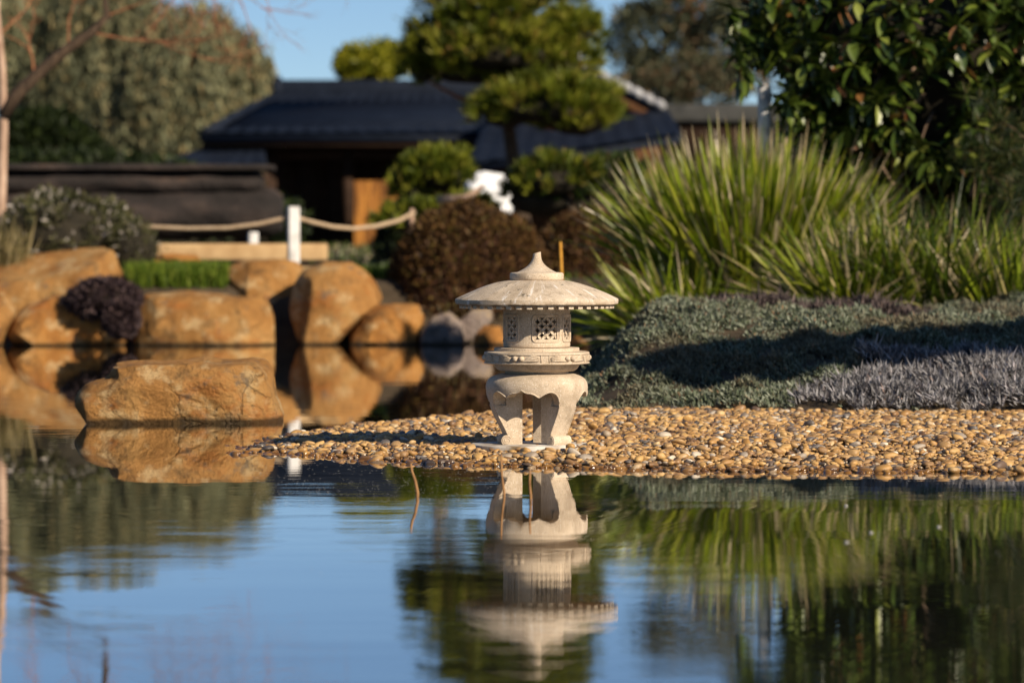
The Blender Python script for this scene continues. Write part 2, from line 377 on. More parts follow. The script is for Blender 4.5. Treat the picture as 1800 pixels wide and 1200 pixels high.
# ------------------------------------------------------------------ terrain
def ss(a, b, x):
    t = np.clip((x - a) / (b - a), 0, 1); return t * t * (3 - 2 * t)
def lerpx(px, xs, ys): return np.interp(px, xs, ys)
def near_edge(x):      # distance of the gravel's near waterline for a lateral position
    return np.interp(x, [-1.15, -.85, -.66, -.33, 0, .42, 1.05, 1.9, 3.0, 8], [13.85, 13.68, 13.45, 13.12, 12.90, 12.72, 12.62, 12.52, 12.44, 12.35])
def far_edge(x):
    return np.interp(x, [-1.15, -.9, -.6, -.3, -.1, .15, .4, 8], [13.8, 15.0, 15.7, 16.2, 16.6, 16.9, 17.5, 18])
def gravel_h(x, y):
    hc = np.interp(x, [-1.2, -.85, -.45, -.2, .1, .35, .6, 2.5], [-.014, .010, .022, .032, .034, .042, .052, .06])
    a = (y - near_edge(x)); b = (far_edge(x) - y)
    d = np.minimum(a * .075, b * .05)
    c = (x + .97) * .12
    d = np.minimum(d, c)
    return np.clip(np.minimum(d, hc), -.25, None)
def toe(x): return 15.95 - .22 * x
def mound_h(x, y):
    e = .14 + .09 * (y - 16)
    lip = .445 + .03 * np.sin(x * 2.1 + .4) - .03 * ss(1.6, 2.6, x) + .030 * np.sin(x * 7.3 + y * 3.1) * np.sin(y * 5.7 - x * 2.2) + .018 * np.sin(x * 15 + y * 9)
    a = ss(0, 2.3, y - toe(x)) * .92 + .08 * ss(0, .35, y - toe(x))
    lav = .075 * ss(.9, 1.7, x) * ss(0, .5, y - toe(x)) * (1 - ss(.9, 1.7, y - toe(x)))
    return lip * a * ss(-.12, .48, x - e) + lav * ss(0, .4, x - e) - .3 * (1 - ss(-.3, .1, x - e))
def far_h(x, y):
    return -.4 + .93 * ss(28.35, 29.5, y) + .28 * ss(30, 60, y) + .5 * ss(90, 300, y)
def height(x, y):
    g = gravel_h(x, y) - .012
    return np.maximum(np.maximum(far_h(x, y), np.where(y > 13, mound_h(x, y), -.4)), np.maximum(g, -.4))
def hz(x, y): return float(height(np.array([float(x)]), np.array([float(y)]))[0])

def grid(xs, ys, fn):
    X, Y = np.meshgrid(xs, ys); Z = fn(X.ravel(), Y.ravel())
    V = np.stack([X.ravel(), Y.ravel(), Z], 1); nx, ny = len(xs), len(ys)
    i = np.arange(nx - 1)[None, :] + np.arange(ny - 1)[:, None] * nx; i = i.ravel()
    return V, [np.stack([i, i + 1, i + nx + 1, i + nx], 1)]
xs = np.concatenate([[-700, -300, -120, -60, -30, -18], np.arange(-11, 11.01, .11), [18, 30, 60, 120, 300, 700]])
ys = np.concatenate([[-60, -30, -10, 0, 6], np.arange(11, 34, .1), [36, 40, 45, 52, 60, 70, 85, 100, 130, 180, 260, 400, 700, 1500]])
V, Fg = grid(xs, ys, height)
tag(build('ground', V, Fg, M['soil'], smooth=True, loc=(0, 0, 0)), 'dark garden soil of the pond banks', None, kind='structure')
wm = MB(); wm.add([(-300, -50, 0), (300, -50, 0), (300, 29.6, 0), (-300, 29.6, 0)], [(0, 1, 2, 3)])
tag(wm.out('pond_water', M['water'], loc=(0, 0, 0)), 'still dark pond water mirroring garden and sky', None, kind='structure')
# ------------------------------------------------------------------ gravel bank and pebbles
def pebble_variant(k):
    bm = bmesh.new(); bmesh.ops.create_icosphere(bm, subdivisions=2, radius=1)
    r = random.Random(k); off = Vector((r.random() * 50, r.random() * 50, r.random() * 50))
    sx, sy, sz = 1, r.uniform(.6, .88), r.uniform(.32, .58)
    cuts = [(Vector((r.gauss(0, 1), r.gauss(0, 1), r.gauss(0, 1))).normalized(), r.uniform(.50, .85)) for _ in range(9)]
    for v in bm.verts:
        p = v.co.copy(); p *= 1 + .26 * mnoise.noise(p * 1.1 + off)
        for n, d in cuts:
            q = p.dot(n) - d
            if q > 0: p -= n * q * .85
        v.co = (p.x * sx, p.y * sy, p.z * sz)
    V = np.array([tuple(v.co) for v in bm.verts]); Fq = np.array([[v.index for v in f.verts] for f in bm.faces]); bm.free()
    return V, Fq
PV = [pebble_variant(k) for k in range(9)]
gx = np.arange(-1.3, 3.3, .06); gy = np.arange(12.1, 17.4, .06)
Vg, Fgv = grid(gx, gy, lambda x, y: np.where(gravel_h(x, y) > -.1, gravel_h(x, y) - .005, -.3))
bank = tag(build('gravel_bank', Vg, Fgv, M['bankgrit'], smooth=True, loc=(0, 0, 0)), 'low spit of golden river pebbles around the lantern', None, kind='structure')

LX, LY = (943.5 - 900) / F * 13.5, 13.5     # lantern axis
n0 = 64000
px_ = rng.uniform(-1.3, 3.2, n0); py_ = rng.uniform(12.1, 17.3, n0)
g0 = gravel_h(px_, py_)
size = np.exp(rng.normal(math.log(.0128), .44, n0)); size = np.clip(size, .006, .036)
keep = (g0 > -.022) & (np.abs(px_) < py_ * .158) & (mound_h(px_, py_) < g0 + .01)
# thin out at the spit's ragged left end and along the waterline
edge = np.clip((g0 + .022) / .03, 0, 1)
keep &= rng.random(n0) < .30 + .7 * edge
keep |= (g0 > -.034) & (np.abs(px_) < py_ * .158) & (px_ < -.45) & (rng.random(n0) < .035)
inslab = ((px_ - LX + .02) / .235) ** 2 + ((py_ - LY + .03) / .235) ** 2 < 1
keep &= ~(inslab & (rng.random(n0) < .965))
px_, py_, g0, size = px_[keep], py_[keep], g0[keep], size[keep]
size = np.where(g0 < .004, size * 1.2, size)
zz = g0 + rng.uniform(-.25, .75, len(px_)) * size * .55 + .003
rot = rng.uniform(0, 2 * math.pi, len(px_)); tx = rng.normal(0, .22, len(px_)); ty = rng.normal(0, .22, len(px_))
var = rng.random(len(px_)); kind = rng.integers(0, 9, len(px_))
vis = (np.abs(px_) < py_ * .148) & (zz > -.004)
score = np.where(vis, size / py_ ** 1.6, 0); top = np.argsort(-score)[:300]
is_top = np.zeros(len(px_), bool); is_top[top] = True
Vs, Fs_, As = [], [], []; cnt = 0
for k in range(9):
    idx = np.where((kind == k) & ~is_top)[0]
    V0, F0 = PV[k]
    for i0 in range(0, len(idx), 4000):
        j = idx[i0:i0 + 4000]
        v = V0[None] * size[j, None, None]
        c, s_ = np.cos(tx[j])[:, None], np.sin(tx[j])[:, None]
        v = np.stack([v[..., 0], v[..., 1] * c - v[..., 2] * s_, v[..., 1] * s_ + v[..., 2] * c], -1)
        c, s_ = np.cos(ty[j])[:, None], np.sin(ty[j])[:, None]
        v = np.stack([v[..., 0] * c + v[..., 2] * s_, v[..., 1], -v[..., 0] * s_ + v[..., 2] * c], -1)
        c, s_ = np.cos(rot[j])[:, None], np.sin(rot[j])[:, None]
        v = np.stack([v[..., 0] * c - v[..., 1] * s_ + px_[j, None], v[..., 0] * s_ + v[..., 1] * c + py_[j, None], v[..., 2] + zz[j, None]], -1)
        Vs.append(v.reshape(-1, 3)); Fs_.append((F0[None] + (np.arange(len(j)) * len(V0))[:, None, None]).reshape(-1, 3) + cnt)
        As.append(np.repeat(var[j], len(V0))); cnt += len(j) * len(V0)
print('pebbles', len(px_))
tag(build('pebbles', np.vstack(Vs), [np.vstack(Fs_)], M['pebble'], bank, True, {'var': np.concatenate(As)}), kind='stuff')
pme = []
for k in range(9):
    o = build('pebble', PV[k][0], [PV[k][1]], M['pebble'], bank, True); pme.append(o)
used = set()
for i in top:
    k = int(kind[i])
    if k not in used: o = pme[k]; used.add(k)
    else: o = pme[k].copy(); COL.objects.link(o)
    o.location = (px_[i], py_[i], zz[i]); o.rotation_euler = (tx[i], ty[i], rot[i]); o.scale = (size[i],) * 3
for k in range(9):
    if k not in used: bpy.data.objects.remove(pme[k])

# ------------------------------------------------------------------ the stone lantern
SLZ = .040; SLT = .048
def slab():
    m = MB(); n = 40; pts = []
    r = random.Random(3)
    for i in range(n):
        a = 2 * math.pi * i / n; rr = 1 + .02 * math.sin(3 * a + 1) + r.uniform(-.006, .006)
        pts.append((LX - .02 + .245 * rr * math.cos(a), LY - .015 + .205 * rr * math.sin(a), SLT - .045))
    m.prism(pts, (0, 0, .045))
    o = m.out('stone_slab', M['slab']); b = o.modifiers.new('b', 'BEVEL'); b.width = .004; b.segments = 2; b.limit_method = 'ANGLE'
    return o
tag(slab(), 'flat pale round slab half buried in pebbles beneath the lantern feet', 'slab')

lan = thing('stone_lantern', (LX, LY, SLZ), 'pale granite garden lantern on three curved legs standing on the pebble spit', 'lantern')
GZ = lambda zy: HC + (YH - (420 + zy / 3)) / 444.4      # zoomed-photo row to height
C0 = (LX, LY, 0)
def A(deg):     # azimuth measured from the camera-facing direction towards the picture's right
    return R(deg - 90)
def cyl(r, deg, z): return (LX + r * math.cos(A(deg)), LY + r * math.sin(A(deg)), z)

# finial with its disc: worn, slanted tip
m = MB()
z0, z1 = GZ(175), GZ(72); hh = z1 - z0
prof = [(.0001, z1), (.0138, z1 - .0002), (.0152, z1 - .0018)] + [(.0155 + .058 * (t ** 2.7) + .004 * t, z1 - .004 - (hh - .004) * t) for t in np.linspace(0, 1, 14)]
prof += [(.098, z0 - .001), (.104, z0 - .003), (.1065, z0 - .007), (.1065, z0 - .024), (.104, GZ(214)), (.100, GZ(217) - .001), (.06, GZ(220)), (.0001, GZ(220))]
m.lathe(prof, C0, 64)
Vf = np.vstack(m.V); up = np.clip((Vf[:, 2] - (z1 - .03)) / .03, 0, 1)
Vf[:, 2] += up * ((Vf[:, 0] - LX) * .28 + .0); Vf[:, 0] += up * .001
m.V = [Vf]
smooth_by_angle(m.out('finial', M['granite'], lan), 40)

# umbrella roof slab
zt, zr, zb = GZ(216), GZ(315), GZ(344)
roof_l = Vector((0, 0, zb - SLZ))
m = MB(); prof = [(.0001, zt + .001), (.09, zt)]
for t in np.linspace(.06, 1, 18):
    prof.append((.09 + (.3195 - .09) * t, zt - (zt - zr) * (t ** 1.55)))
prof += [(.3225, zr - .003), (.3215, zb + .003), (.318, zb), (.309, zb - .0005), (.309, zb - .004), (.26, zb - .004), (.14, zb - .002), (.0001, zb - .002)]
m.lathe(prof, C0, 180)
Vr = np.vstack(m.V)      # a little hand-cut unevenness
for i in range(len(Vr)):
    d = mnoise.noise(Vector(Vr[i]) * 9) * .0022; rr = math.hypot(Vr[i, 0] - LX, Vr[i, 1] - LY)
    if rr > .1 and Vr[i, 2] > zr - .004: Vr[i, 2] += .0022 * (abs(math.cos(6 * math.atan2(Vr[i, 1] - LY, Vr[i, 0] - LX) + .9)) ** 14) * min(1, (rr - .1) / .06)
    if rr > .05: Vr[i, 2] += d * (rr / .32); Vr[i, :2] += (Vr[i, :2] - [LX, LY]) / rr * d * .8
m.V = [Vr]
roof = smooth_by_angle(m.out('roof', M['granite_roof'], lan, loc=roof_l), 32)
m = MB(); m.box((0, 0, 0), (.0215, .030, .0125), bev=.0015)
d0 = None
for i in range(46):
    a = 360 * i / 46 + 2
    if d0 is None: d0 = m.out('dentil', M['granite'], roof, loc=(0, 0, 0)); d = d0; d0.data.transform(__import__('mathutils').Matrix.Translation(wloc(roof)))
    else: d = d0.copy(); COL.objects.link(d)
    q = Vector(cyl(.291, a, zb - .0095)) - wloc(roof); d.location = q; d.rotation_euler = (0, 0, A(a) + math.pi / 2)

# fire box: thick drum pierced by lattice windows, wide ones and narrow ones in turn
rb, ri, zbt, ztp = .132, .112, GZ(570), zb - .003
wins = [(17 + 120 * k, 20.) for k in range(3)] + [(-52 + 120 * k, 14.) for k in range(3)]
wz0, wz1 = GZ(525), GZ(412)
angs = []
for c, h in sorted(wins): angs += list(np.linspace(c - h, c + h, 13))
full = []
angs = sorted(angs); angs2 = []
for i, a in enumerate(angs):
    b_ = angs[(i + 1) % len(angs)] + (360 if i == len(angs) - 1 else 0); k = max(1, int(round((b_ - a) / 4)))
    angs2 += [a + (b_ - a) * j / k for j in range(k)]
zl = [zbt, zbt + .003, zbt + .008, zbt + .014, wz0, (wz0 + wz1) / 2, wz1, ztp - .004, ztp]
rl = [rb - .006, rb - .0015, rb + .0005, rb, rb, rb, rb, rb, rb]
m = MB(); n = len(angs2); V = []; Fq = []
for z, r in zip(zl, rl): V += [cyl(r, a, z) for a in angs2]
nin = len(V)
for z in zl: V += [cyl(ri, a, z) for a in angs2]
def inwin(a): return any(abs((a - c + 180) % 360 - 180) < h for c, h in wins)
K = len(zl); nid = lambda i, j, o: o + i * n + j % n
hole = lambda i, j: 4 <= i < 6 and inwin((angs2[j % n] + (angs2[(j + 1) % n] if (j + 1) % n else angs2[0] + 360)) / 2)
for i in range(K - 1):
    for j in range(n):
        if hole(i, j): continue
        Fq.append((nid(i, j, 0), nid(i, j + 1, 0), nid(i + 1, j + 1, 0), nid(i + 1, j, 0)))
        Fq.append((nid(i, j, nin), nid(i + 1, j, nin), nid(i + 1, j + 1, nin), nid(i, j + 1, nin)))
        for (ii, jj, e) in ((i, j - 1, 'l'), (i, j + 1, 'r')):
            if hole(ii, jj % n):
                jx = j if e == 'l' else j + 1
                f = (nid(i, jx, 0), nid(i + 1, jx, 0), nid(i + 1, jx, nin), nid(i, jx, nin)); Fq.append(f if e == 'l' else f[::-1])
for j in range(n):
    if hole(4, j):
        Fq.append((nid(4, j, 0), nid(4, j + 1, 0), nid(4, j + 1, nin), nid(4, j, nin)))
        Fq.append((nid(6, j + 1, 0), nid(6, j, 0), nid(6, j, nin), nid(6, j + 1, nin)))
    Fq.append((nid(0, j, nin), nid(0, j + 1, nin), nid(0, j + 1, 0), nid(0, j, 0))); Fq.append((nid(K - 1, j, 0), nid(K - 1, j + 1, 0), nid(K - 1, j + 1, nin), nid(K - 1, j, nin)))
m.add(V, Fq)
box = smooth_by_angle(m.out('fire_box', M['granite'], lan), 30)
for c, h in wins:
    # raised rounded frame
    m = MB(); pts = []
    wa, wz = R(h) * rb + .011, (wz1 - wz0) / 2 + .010; cr = .014; zc = (wz0 + wz1) / 2
    for (sx, sz, a0) in ((1, 1, 0), (-1, 1, 90), (-1, -1, 180), (1, -1, 270)):
        for q in range(6):
            t = R(a0 + 90 * q / 5); u = sx * (wa - cr) + cr * math.cos(t); w = sz * (wz - cr) + cr * math.sin(t)
            pts.append(cyl(rb + .0003, c + math.degrees(u / rb), zc + w))
    seq = []
    for i in range(len(pts)):
        a, b_ = Vector(pts[i]), Vector(pts[(i + 1) % len(pts)]); k = max(1, int((b_ - a).length / .008)); seq += [a.lerp(b_, j / k) for j in range(k)]
    seq = [Vector(cyl(rb + .0003, math.degrees(math.atan2(p.y - LY, p.x - LX)) + 90, p.z)) for p in seq]
    m.tube(seq + [seq[0]], .0032, 6, False)
    fr = m.out('window_frame', M['granite'], box, True)
    # pierced pattern of overlapping rings
    m = MB(); a_ = (wz1 - wz0) / 5.0; half = R(h) * .123; nu = int(half / a_) + 2
    for iu in range(-nu, nu + 1):
        for iz in range(-1, 7):
            if (iu + iz) % 2 == 0: continue
            for sz in (1, -1):
                u0, w0 = iu * a_, wz0 + iz * a_; u1, w1 = u0 + a_, w0 + sz * a_
                if abs((u0 + u1) / 2) > half or not (wz0 - .001 < (w0 + w1) / 2 < wz1 + .001): continue
                du, dw = (u1 - u0), (w1 - w0); ln = math.hypot(du, dw); nx_, nz_ = -dw / ln, du / ln
                ol = [(t, .30 * a_ * math.sin(math.pi * t) + .0012) for t in (0, .2, .4, .6, .8, 1)]
                ring = [(u0 + du * t + nx_ * q, w0 + dw * t + nz_ * q) for t, q in ol] + [(u0 + du * t - nx_ * q, w0 + dw * t - nz_ * q) for t, q in reversed(ol)]
                k = len(ring); Vp = [cyl(.1272, c + math.degrees(u / .123), w) for u, w in ring] + [cyl(.120, c + math.degrees(u / .123), w) for u, w in ring]
                m.add(Vp, [tuple(range(k)), tuple(range(2 * k - 1, k - 1, -1))] + [(q, (q + 1) % k, k + (q + 1) % k, k + q) for q in range(k)])
    m.out('window_lattice', M['granite'], box)

# platform with carved motifs
m = MB(); zA, zB, zC, zD = GZ(571), GZ(590), GZ(655), GZ(694)
m.lathe([(.0001, zA + .001), (.166, zA), (.1685, zA - .002), (.1685, zB + .003), (.171, zB + .001), (.196, zB - .0005), (.2065, zB - .003), (.2085, zB - .006), (.2085, zB - .0105), (.2045, zB - .012), (.2045, zC + .008), (.2085, zC + .0065), (.2085, zC + .002), (.206, zC), (.172, zC - .002), (.170, zC - .006), (.160, zD + .008), (.150, zD + .001), (.146, zD), (.0001, zD)], C0, 96)
plat = smooth_by_angle(m.out('platform', M['granite'], lan), 35)
def motif(deg):
    m = MB(); zm = (zB + zC) / 2 - .002; r0 = .2045
    for s in (-1, 1):
        bm = bmesh.new(); bmesh.ops.create_uvsphere(bm, u_segments=14, v_segments=9, radius=.0118)
        p = cyl(r0 + .002, deg + s * 3.7, zm + .001); bm.verts.index_update()
        m.add([(v.co.x + p[0], v.co.y + p[1], v.co.z * .95 + p[2]) for v in bm.verts], [tuple(v.index for v in f.verts) for f in bm.faces]); bm.free()
        for q in range(4):
            pts = []; rad = []
            for t in np.linspace(0, 1, 11):
                a = deg + s * (6.5 + 17.5 * t - q * 1.0 * (1 - t)); zz_ = zm - .013 + (.024 - q * .0062) * math.sin(math.pi * (.05 + .72 * t)) ** 1.0 + .002 * (1 - t)
                pts.append(cyl(r0 + .0015 + .0015 * math.sin(math.pi * t), a, zz_)); rad.append(.0036 * math.sin(math.pi * (.12 + .8 * t)) + .0006)
            m.tube(pts, rad, 6)
    # frame corners of the panel
    for s in (-1, 1):
        m.tube([cyl(r0 + .0008, deg + s * 25.5, zm - .015), cyl(r0 + .0008, deg + s * 25.5, zm + .014)], .0022, 5)
    return m.out('carved_motif', M['granite'], plat, True)
for k in range(6): motif(-21 + 60 * k)

# neck stone between platform and leg bowl
m = MB(); m.lathe([(.0001, zD + .0005), (.127, zD - .001), (.124, GZ(707)), (.0001, GZ(707) - .001)], C0, 48)
m.out('neck', M['granite'], lan)

# leg bowl: hollow turned body with a scalloped apron, legs at three azimuths
LEGS = (-78, 42, 162)
PZ = [.036, .0755, .1055, .158, .19, .218, .245, .27, .29, .303, .313, .320, .324]
PR = [.120, .128, .140, .1665, .1795, .1885, .1985, .2025, .1995, .192, .180, .163, .145]
def ro(z): return float(np.interp(z, PZ, PR))
_zz = np.linspace(.036, .324, 80); _rr = np.interp(_zz, PZ, PR)
for _ in range(4): _rr[1:-1] = (_rr[:-2] + 2 * _rr[1:-1] + _rr[2:]) / 4
def ro(z): return float(np.interp(z, _zz, _rr))
def zbot(d):      # d: angle from the nearest leg's centre, 0..60
    if d < 14: return .196
    if d < 27:
        t = (d - 14) / 13; return .196 + .060 * math.sqrt(max(0, 1 - (1 - t) ** 2))
    if d < 40: t = (d - 27) / 13; return .256 - .022 * t ** 1.6
    if d < 51: t = (d - 40) / 11; return .234 + .017 * math.sin(t * math.pi / 2)
    t = (d - 51) / 9; return .251 + .013 * t ** 2
nphi, nzb = 240, 22; V = []; Fq = []; arc = {k: [] for k in range(3)}
for j in range(nphi):
    a = -78 + 360 * j / nphi; d = min(abs((a - L + 180) % 360 - 180) for L in LEGS); zb_ = zbot(d)
    for i in range(nzb + 1):
        t = i / nzb; z = .324 - (.324 - zb_) * (t ** 1.1); V.append(cyl(ro(z), a, z))
    for i in range(nzb + 1):
        t = 1 - i / nzb; z = .30 - (.30 - zb_) * (t ** 1.1); V.append(cyl(min(ro(z) - .050, .15), a, z))
cn = 2 * (nzb + 1)
for j in range(nphi):
    j2 = (j + 1) % nphi
    for i in range(cn - 1): Fq.append((j * cn + i, j * cn + i + 1, j2 * cn + i + 1, j2 * cn + i))
V += [cyl(0, 0, .3245), cyl(0, 0, .30)]; nV = len(V)
for j in range(nphi):
    j2 = (j + 1) % nphi; Fq.append((j * cn, j2 * cn, nV - 2)); Fq.append((j2 * cn + cn - 1, j * cn + cn - 1, nV - 1))
m = MB(); m.add(V, Fq); bowl = smooth_by_angle(m.out('leg_bowl', M['granite'], lan), 40)
for k, L in enumerate(LEGS):     # raised moulding along each arch
    pts = []
    for d in np.linspace(14.5, 105.5, 92):
        dd = d if d <= 60 else 120 - d; z = zbot(dd) + .0022; pts.append(cyl(ro(z) + .0005, L + d, z))
    m = MB(); m.tube(pts, .0030, 6); m.out('arch_moulding', M['granite'], bowl, True)

def leg(L):
    lo = Vector((0, 0, .002))
    m = MB(); V = []; Fq = []; nz = 28; na = 9; ring = 2 * na
    ca, sa = math.cos(A(L)), math.sin(A(L))
    for i in range(nz + 1):
        t = max(0, (i - 2) / (nz - 2)); z = (.296, .2003)[i] if i < 2 else .200 - (.200 - (SLZ + .002)) * t; tuck = .046 if i < 2 else 0
        w = .0445 - .003 * t; r = ro(z) + .0012 - tuck; th = r - .066
        for q in range(na):
            y = -w + 2 * w * q / (na - 1); x = math.sqrt(r * r - y * y); V.append((x, y, z))
        for q in range(na):
            y = (w - 2 * w * q / (na - 1)) * .86; V.append((r - th, y, z))
    for i in range(nz):
        for q in range(ring): Fq.append((i * ring + q, i * ring + (q + 1) % ring, (i + 1) * ring + (q + 1) % ring, (i + 1) * ring + q))
    Fq.append(tuple(range(ring - 1, -1, -1))); Fq.append(tuple(nz * ring + q for q in range(ring)))
    for i in (-1, 1):          # moulding runs on down both edges
        pass
    T = lambda p: (LX + p[0] * ca - p[1] * sa, LY + p[0] * sa + p[1] * ca, p[2])
    m.add([T(p) for p in V], Fq)
    lg = smooth_by_angle(m.out('leg', M['granite'], lan, loc=lo), 40)
    m = MB()
    for s in (-1, 1):
        pts = [T((math.sqrt(max((ro(z) + .001) ** 2 - .0425 ** 2, 0)), s * .0425, z)) for z in np.linspace(.203, .088, 24)]
        m.tube(pts, .0030, 6)
    m.out('edge_moulding', M['granite'], lg, True)
    # scroll foot
    m = MB(); rs, zc, xc = .0215, SLZ + .0235, .131; n = 28; V = []
    for s in (-1, 1):
        V += [(xc + rs * math.cos(2 * math.pi * q / n), s * .0465, zc + rs * math.sin(2 * math.pi * q / n)) for q in range(n)]
    Fq = [(q, (q + 1) % n, n + (q + 1) % n, n + q) for q in range(n)] + [tuple(range(n - 1, -1, -1)), tuple(range(n, 2 * n))]
    m.add([T(p) for p in V], Fq)
    for s in (-1, 1):
        sp = [T((xc + (rs - .003 - .0135 * u) * math.cos(-s * 0 + 2.6 - u * 11), s * .0467, zc + (rs - .003 - .0135 * u) * math.sin(2.6 - u * 11))) for u in np.linspace(0, 1, 40)]
        m.tube(sp, .0021, 5)
    smooth_by_angle(m.out('scroll_foot', M['granite'], lg), 40)
for L in LEGS: leg(L)

# ------------------------------------------------------------------ boulders
def boulder(name, out, D, depth, m, label, e=.42, cuts=7, seed=1, rough=.05, group=None, cat='boulder', res=(120, 64), tilt=0.):
    r = random.Random(seed); pts = [np.array([(x - 900) / F * D, HC + (YH - y) / F * D]) for x, y in out]
    pl = np.array(pts); c = (pl.min(0) + pl.max(0)) / 2
    nt_, nf = res; V = []
    th = np.arange(nt_) * 2 * math.pi / nt_
    rad = []
    for t in th:
        d = np.array([math.cos(t), math.sin(t)]); best = 0
        for i in range(len(pl)):
            a, b_ = pl[i] - c, pl[(i + 1) % len(pl)] - c; e_ = b_ - a
            den = d[0] * e_[1] - d[1] * e_[0]
            if abs(den) < 1e-12: continue
            s = (a[0] * e_[1] - a[1] * e_[0]) / den; u = (a[0] * d[1] - a[1] * d[0]) / den
            if s > 0 and -1e-6 <= u <= 1 + 1e-6: best = max(best, s)
        rad.append(best)
    rad = np.array(rad)
    for _ in range(2): rad = (np.roll(rad, 1) + 3 * rad + np.roll(rad, -1)) / 5
    size_ = float(max(pl[:, 0].max() - pl[:, 0].min(), pl[:, 1].max() - pl[:, 1].min()))
    ph = np.linspace(-math.pi / 2, math.pi / 2, nf + 1)
    off = Vector((seed * 7.3, seed * 3.1, seed * 1.7))
    G = np.zeros((nf + 1, nt_, 3))
    for i, p in enumerate(ph):
        cr = 0.0 if i in (0, nf) else math.cos(p) ** e; sy = math.copysign(abs(math.sin(p)) ** .8, math.sin(p))
        G[i, :, 0] = rad * cr * np.cos(th); G[i, :, 2] = rad * cr * np.sin(th); G[i, :, 1] = depth / 2 * sy
        G[i, :, 1] += tilt * G[i, :, 2]
    X = G.reshape(-1, 3)
    for k in range(cuts):
        n_ = Vector((r.gauss(0, .7), -abs(r.gauss(.7, .5)) if k < cuts * .7 else r.gauss(0, 1), r.gauss(.15, .6))).normalized(); n_ = np.array(n_)
        sup = X @ n_; q = sup - sup.max() * r.uniform(.70, .90); X = X - np.outer(np.clip(q, 0, None), n_) * .92
    for i in range(len(X)):
        p = Vector(X[i]); q = p / size_
        f = mnoise.fractal(q * 3.2 + off, .9, 2.1, 5) * .6 + mnoise.ridged_multi_fractal(q * 2.3 + off, 1., 2., 3, 1., 2.) * .10 - .12
        X[i] += np.array(p.normalized()) * f * rough * size_
    X += np.array([c[0], D, c[1]])
    Fq = []
    idx = (np.arange(nf)[:, None] * nt_ + np.arange(nt_)[None]).ravel(); nx_ = (np.arange(nf)[:, None] * nt_ + (np.arange(nt_)[None] + 1) % nt_).ravel()
    o = build(name, X, [np.stack([idx, idx + nt_, nx_ + nt_, nx_], 1)], m, None, True)
    smooth_by_angle(o, 38)
    return tag(o, label, cat, group)
B = 'golden boulders along the far waterline'
boulder('boulder', [(138, 755), (134, 720), (140, 690), (165, 670), (195, 660), (207, 635), (230, 620), (300, 624), (390, 632), (452, 632), (474, 652), (488, 695), (500, 728), (502, 755)], 16.2, .75, M['sand'], 'low flat topped golden boulder alone in the pond, in front of the far rocks', .34, 7, 3, .055, 'boulders standing in the water', res=(200, 100))
boulder('boulder', [(-60, 640), (-60, 480), (-20, 462), (60, 448), (150, 434), (205, 438), (228, 446), (234, 480), (225, 640)], 29.6, 1.2, M['sand'], 'broad golden boulder at far left below the flowering bush', .35, 7, 5, .04, B)
boulder('boulder', [(-30, 625), (-32, 530), (-8, 514), (14, 522), (26, 545), (18, 570), (4, 600), (6, 625)], 28.3, .5, M['sand'], 'small boulder cut off by the left edge of the picture at the waterline', .42, 6, 6, .04, B)
boulder('boulder', [(18, 630), (18, 595), (28, 560), (50, 535), (95, 520), (170, 518), (215, 545), (228, 595), (228, 630)], 28.5, .8, M['sand_orange'], 'rounded orange boulder beneath the purple-black cushion plant', .40, 6, 8, .045, B, tilt=.25)
boulder('boulder', [(236, 632), (244, 540), (252, 516), (330, 514), (420, 520), (470, 524), (482, 560), (484, 632)], 28.45, .7, M['sand'], 'long squared golden block lying along the waterline under the grass strip', .26, 5, 10, .035, B, tilt=.25)
boulder('boulder', [(380, 560), (392, 505), (404, 468), (435, 457), (490, 455), (525, 462), (548, 500), (540, 560)], 29.5, .7, M['sand'], 'rounded golden boulder at the foot of the white rope post', .40, 6, 12, .035, B)
boulder('boulder', [(545, 630), (520, 585), (508, 545), (516, 500), (535, 474), (570, 460), (615, 459), (640, 475), (668, 505), (676, 525), (655, 545), (624, 572), (585, 610), (572, 630)], 28.75, .8, M['sand'], 'tall rounded tan boulder narrowing down to the water', .36, 8, 15, .04, B, tilt=.4)
boulder('boulder', [(617, 632), (618, 580), (640, 548), (660, 536), (735, 534), (746, 555), (738, 590), (728, 632)], 28.65, .6, M['sand_orange'], 'squat orange block leaning against the tall rounded boulder', .32, 6, 17, .045, B, tilt=.3)
boulder('boulder', [(734, 630), (742, 585), (760, 556), (790, 548), (812, 566), (818, 600), (812, 630)], 28.5, .5, M['sand_grey'], 'grey brown stone at the waterline left of the lantern', .45, 6, 19, .05, B)
boulder('boulder', [(778, 625), (795, 572), (830, 545), (862, 541), (868, 562), (836, 590), (812, 625)], 28.9, .4, M['sand_grey'], 'slanting mauve grey stone behind the lantern roof', .45, 6, 21, .04, B)
boulder('boulder', [(828, 630), (834, 590), (850, 572), (880, 574), (892, 600), (894, 630)], 28.4, .5, M['sand_orange'], 'little yellow stone at the waterline just left of the lantern drum', .45, 6, 23, .04, B)
boulder('boulder', [(985, 640), (990, 606), (1012, 590), (1040, 600), (1052, 640)], 27.9, .5, M['sand_orange'], 'small brown stone at the waterline right of the lantern drum', .45, 6, 25, .04, B)
boulder('boulder', [(235, 500), (245, 462), (275, 448), (300, 446), (345, 448), (360, 465), (362, 500)], 30.8, .5, M['sand_orange'], 'small orange stone tucked under the stone bench', .45, 6, 27, .05, B)
boulder('boulder', [(1362, 300), (1370, 248), (1388, 236), (1410, 240), (1424, 262), (1440, 300)], 38, .5, M['sand_pink'], 'pinkish rock seen between the tall strap leaves and the glossy leaved tree', .45, 5, 29, .04)
